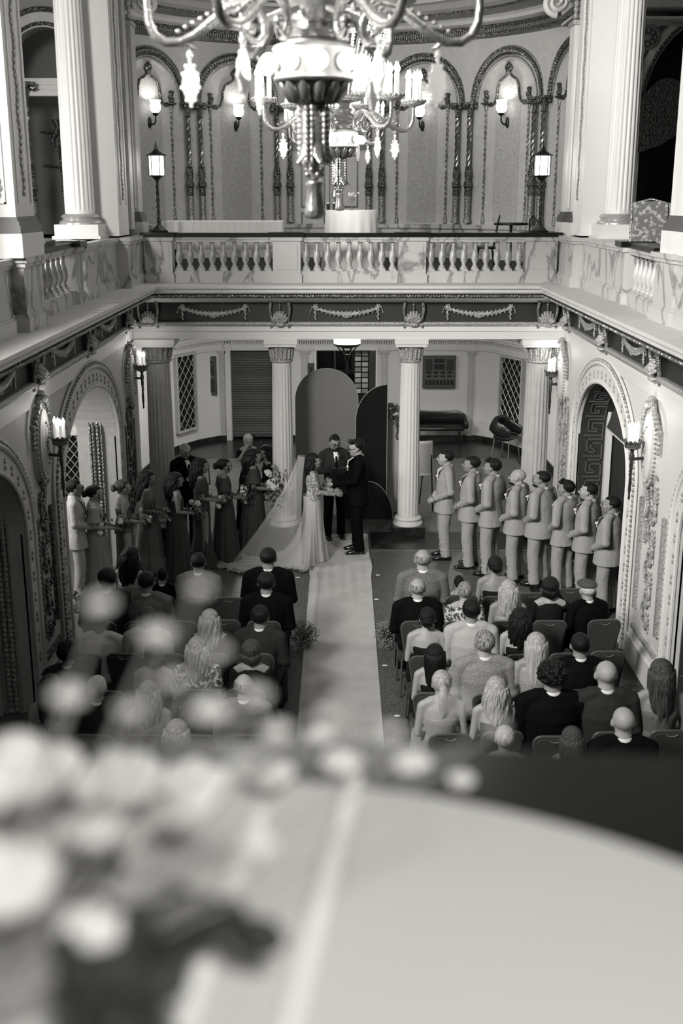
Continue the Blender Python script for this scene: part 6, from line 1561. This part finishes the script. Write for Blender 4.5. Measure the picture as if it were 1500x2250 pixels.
# big white arrangement on the table
root = tag(empty('flower_arrangement', (-.24, .52, 4.72)), 'large white flower arrangement filling the lower left corner, out of focus', 'flowers')
PW = mat('near_petals', .68, .8); LD = mat('near_leaves', .03, .7)
r = random.Random(4)
def petal_flower(x, y, z, s, name='blossom'):
    m = MB()
    for k in range(7):
        a = k*2*PI/7+r.random(); m.ell((s*.55*math.cos(a), s*.55*math.sin(a), s*.1*r.random()), (s*.45, s*.45, s*.3), 10, 7)
    m.ell((0, 0, s*.2), (s*.5, s*.5, s*.45), 10, 7)
    q = m.build(name, PW, root); q.location = (x+.24, y-.52, z-4.72)
m = MB()
for (cx_, cy_, cz_, sg, nn) in ((-.155, .62, 4.80, .011, 12), (-.098, .60, 4.76, .013, 16), (-.125, .53, 4.755, .016, 20), (-.175, .46, 4.74, .02, 24), (-.135, .56, 4.78, .012, 12)):
    for k in range(nn):
        v = Vector((cx_+.24+r.gauss(0, sg), cy_-.52+r.gauss(0, sg), cz_-4.72+r.gauss(0, sg*.5))); v.z = max(.008, v.z); m.ell(v, (.020, .008, .013), 8, 5, Matrix.Rotation(r.random()*6, 4, 'X') @ Matrix.Rotation(r.random()*6, 4, 'Z'))
q = m.build('leaves', LD, root); q['kind'] = 'stuff'
for x, y, z, s in ((-.06, .84, 4.735, .022), (.0, .86, 4.735, .02), (.06, .86, 4.735, .018), (-.02, .88, 4.75, .014), (-.12, .82, 4.74, .03), (-.18, .80, 4.75, .04), (-.25, .78, 4.77, .05), (-.30, .72, 4.80, .05), (-.12, .74, 4.76, .02), (.10, .84, 4.73, .012), (-.225, .60, 4.86, .035), (-.20, .56, 4.82, .038), (-.26, .55, 4.80, .05), (-.15, .60, 4.83, .020), (-.24, .50, 4.77, .045), (-.145, .56, 4.79, .022), (-.30, .6, 4.85, .05), (-.09, .62, 4.84, .018), (-.06, .66, 4.84, .016), (-.05, .60, 4.82, .012), (-.21, .47, 4.745, .03)):
    petal_flower(x, y, z, s)
TOPS = [(-.145, .63, 4.965, .009), (-.112, .63, 4.945, .010), (-.085, .63, 4.975, .0065), (-.165, .62, 4.91, .012), (-.08, .62, 4.90, .012), (-.052, .62, 4.91, .008), (-.008, .62, 4.895, .007), (.068, .62, 4.905, .0065), (-.075, .63, 4.935, .006), (-.13, .62, 4.90, .008), (-.10, .62, 4.92, .006), (.03, .63, 4.88, .007), (-.04, .62, 4.885, .010), (.10, .66, 4.87, .006)]
st = MB()
for x, y, z, s in TOPS:
    petal_flower(x, y, z, s, 'spray_blossom')
    st.tube([(0, 0, .02), ((x+.24)*.6, (y-.52)*.6, (z-4.72)*.5), (x+.24, y-.52, z-4.72)], .0012, 5)
st.build('thin_stems', mat('grey_stems', .3, .7), root)
for (x0, y0, x1, y1, lab) in ((-.065, .80, -.105, .50, 'white ribbon end lying across the near tablecloth, left one'), (.012, .86, -.042, .50, 'white ribbon end lying across the near tablecloth, right one')):
    o = MB().tube([(x0+(x1-x0)*t, y0+(y1-y0)*t, 4.722+.004*math.sin(t*5)) for t in (0, .2, .4, .6, .8, 1)], [(.0065, .004)]*6, 8).build('ribbon', mat('near_ribbon', .78, .6)); tag(o, lab, 'ribbon')
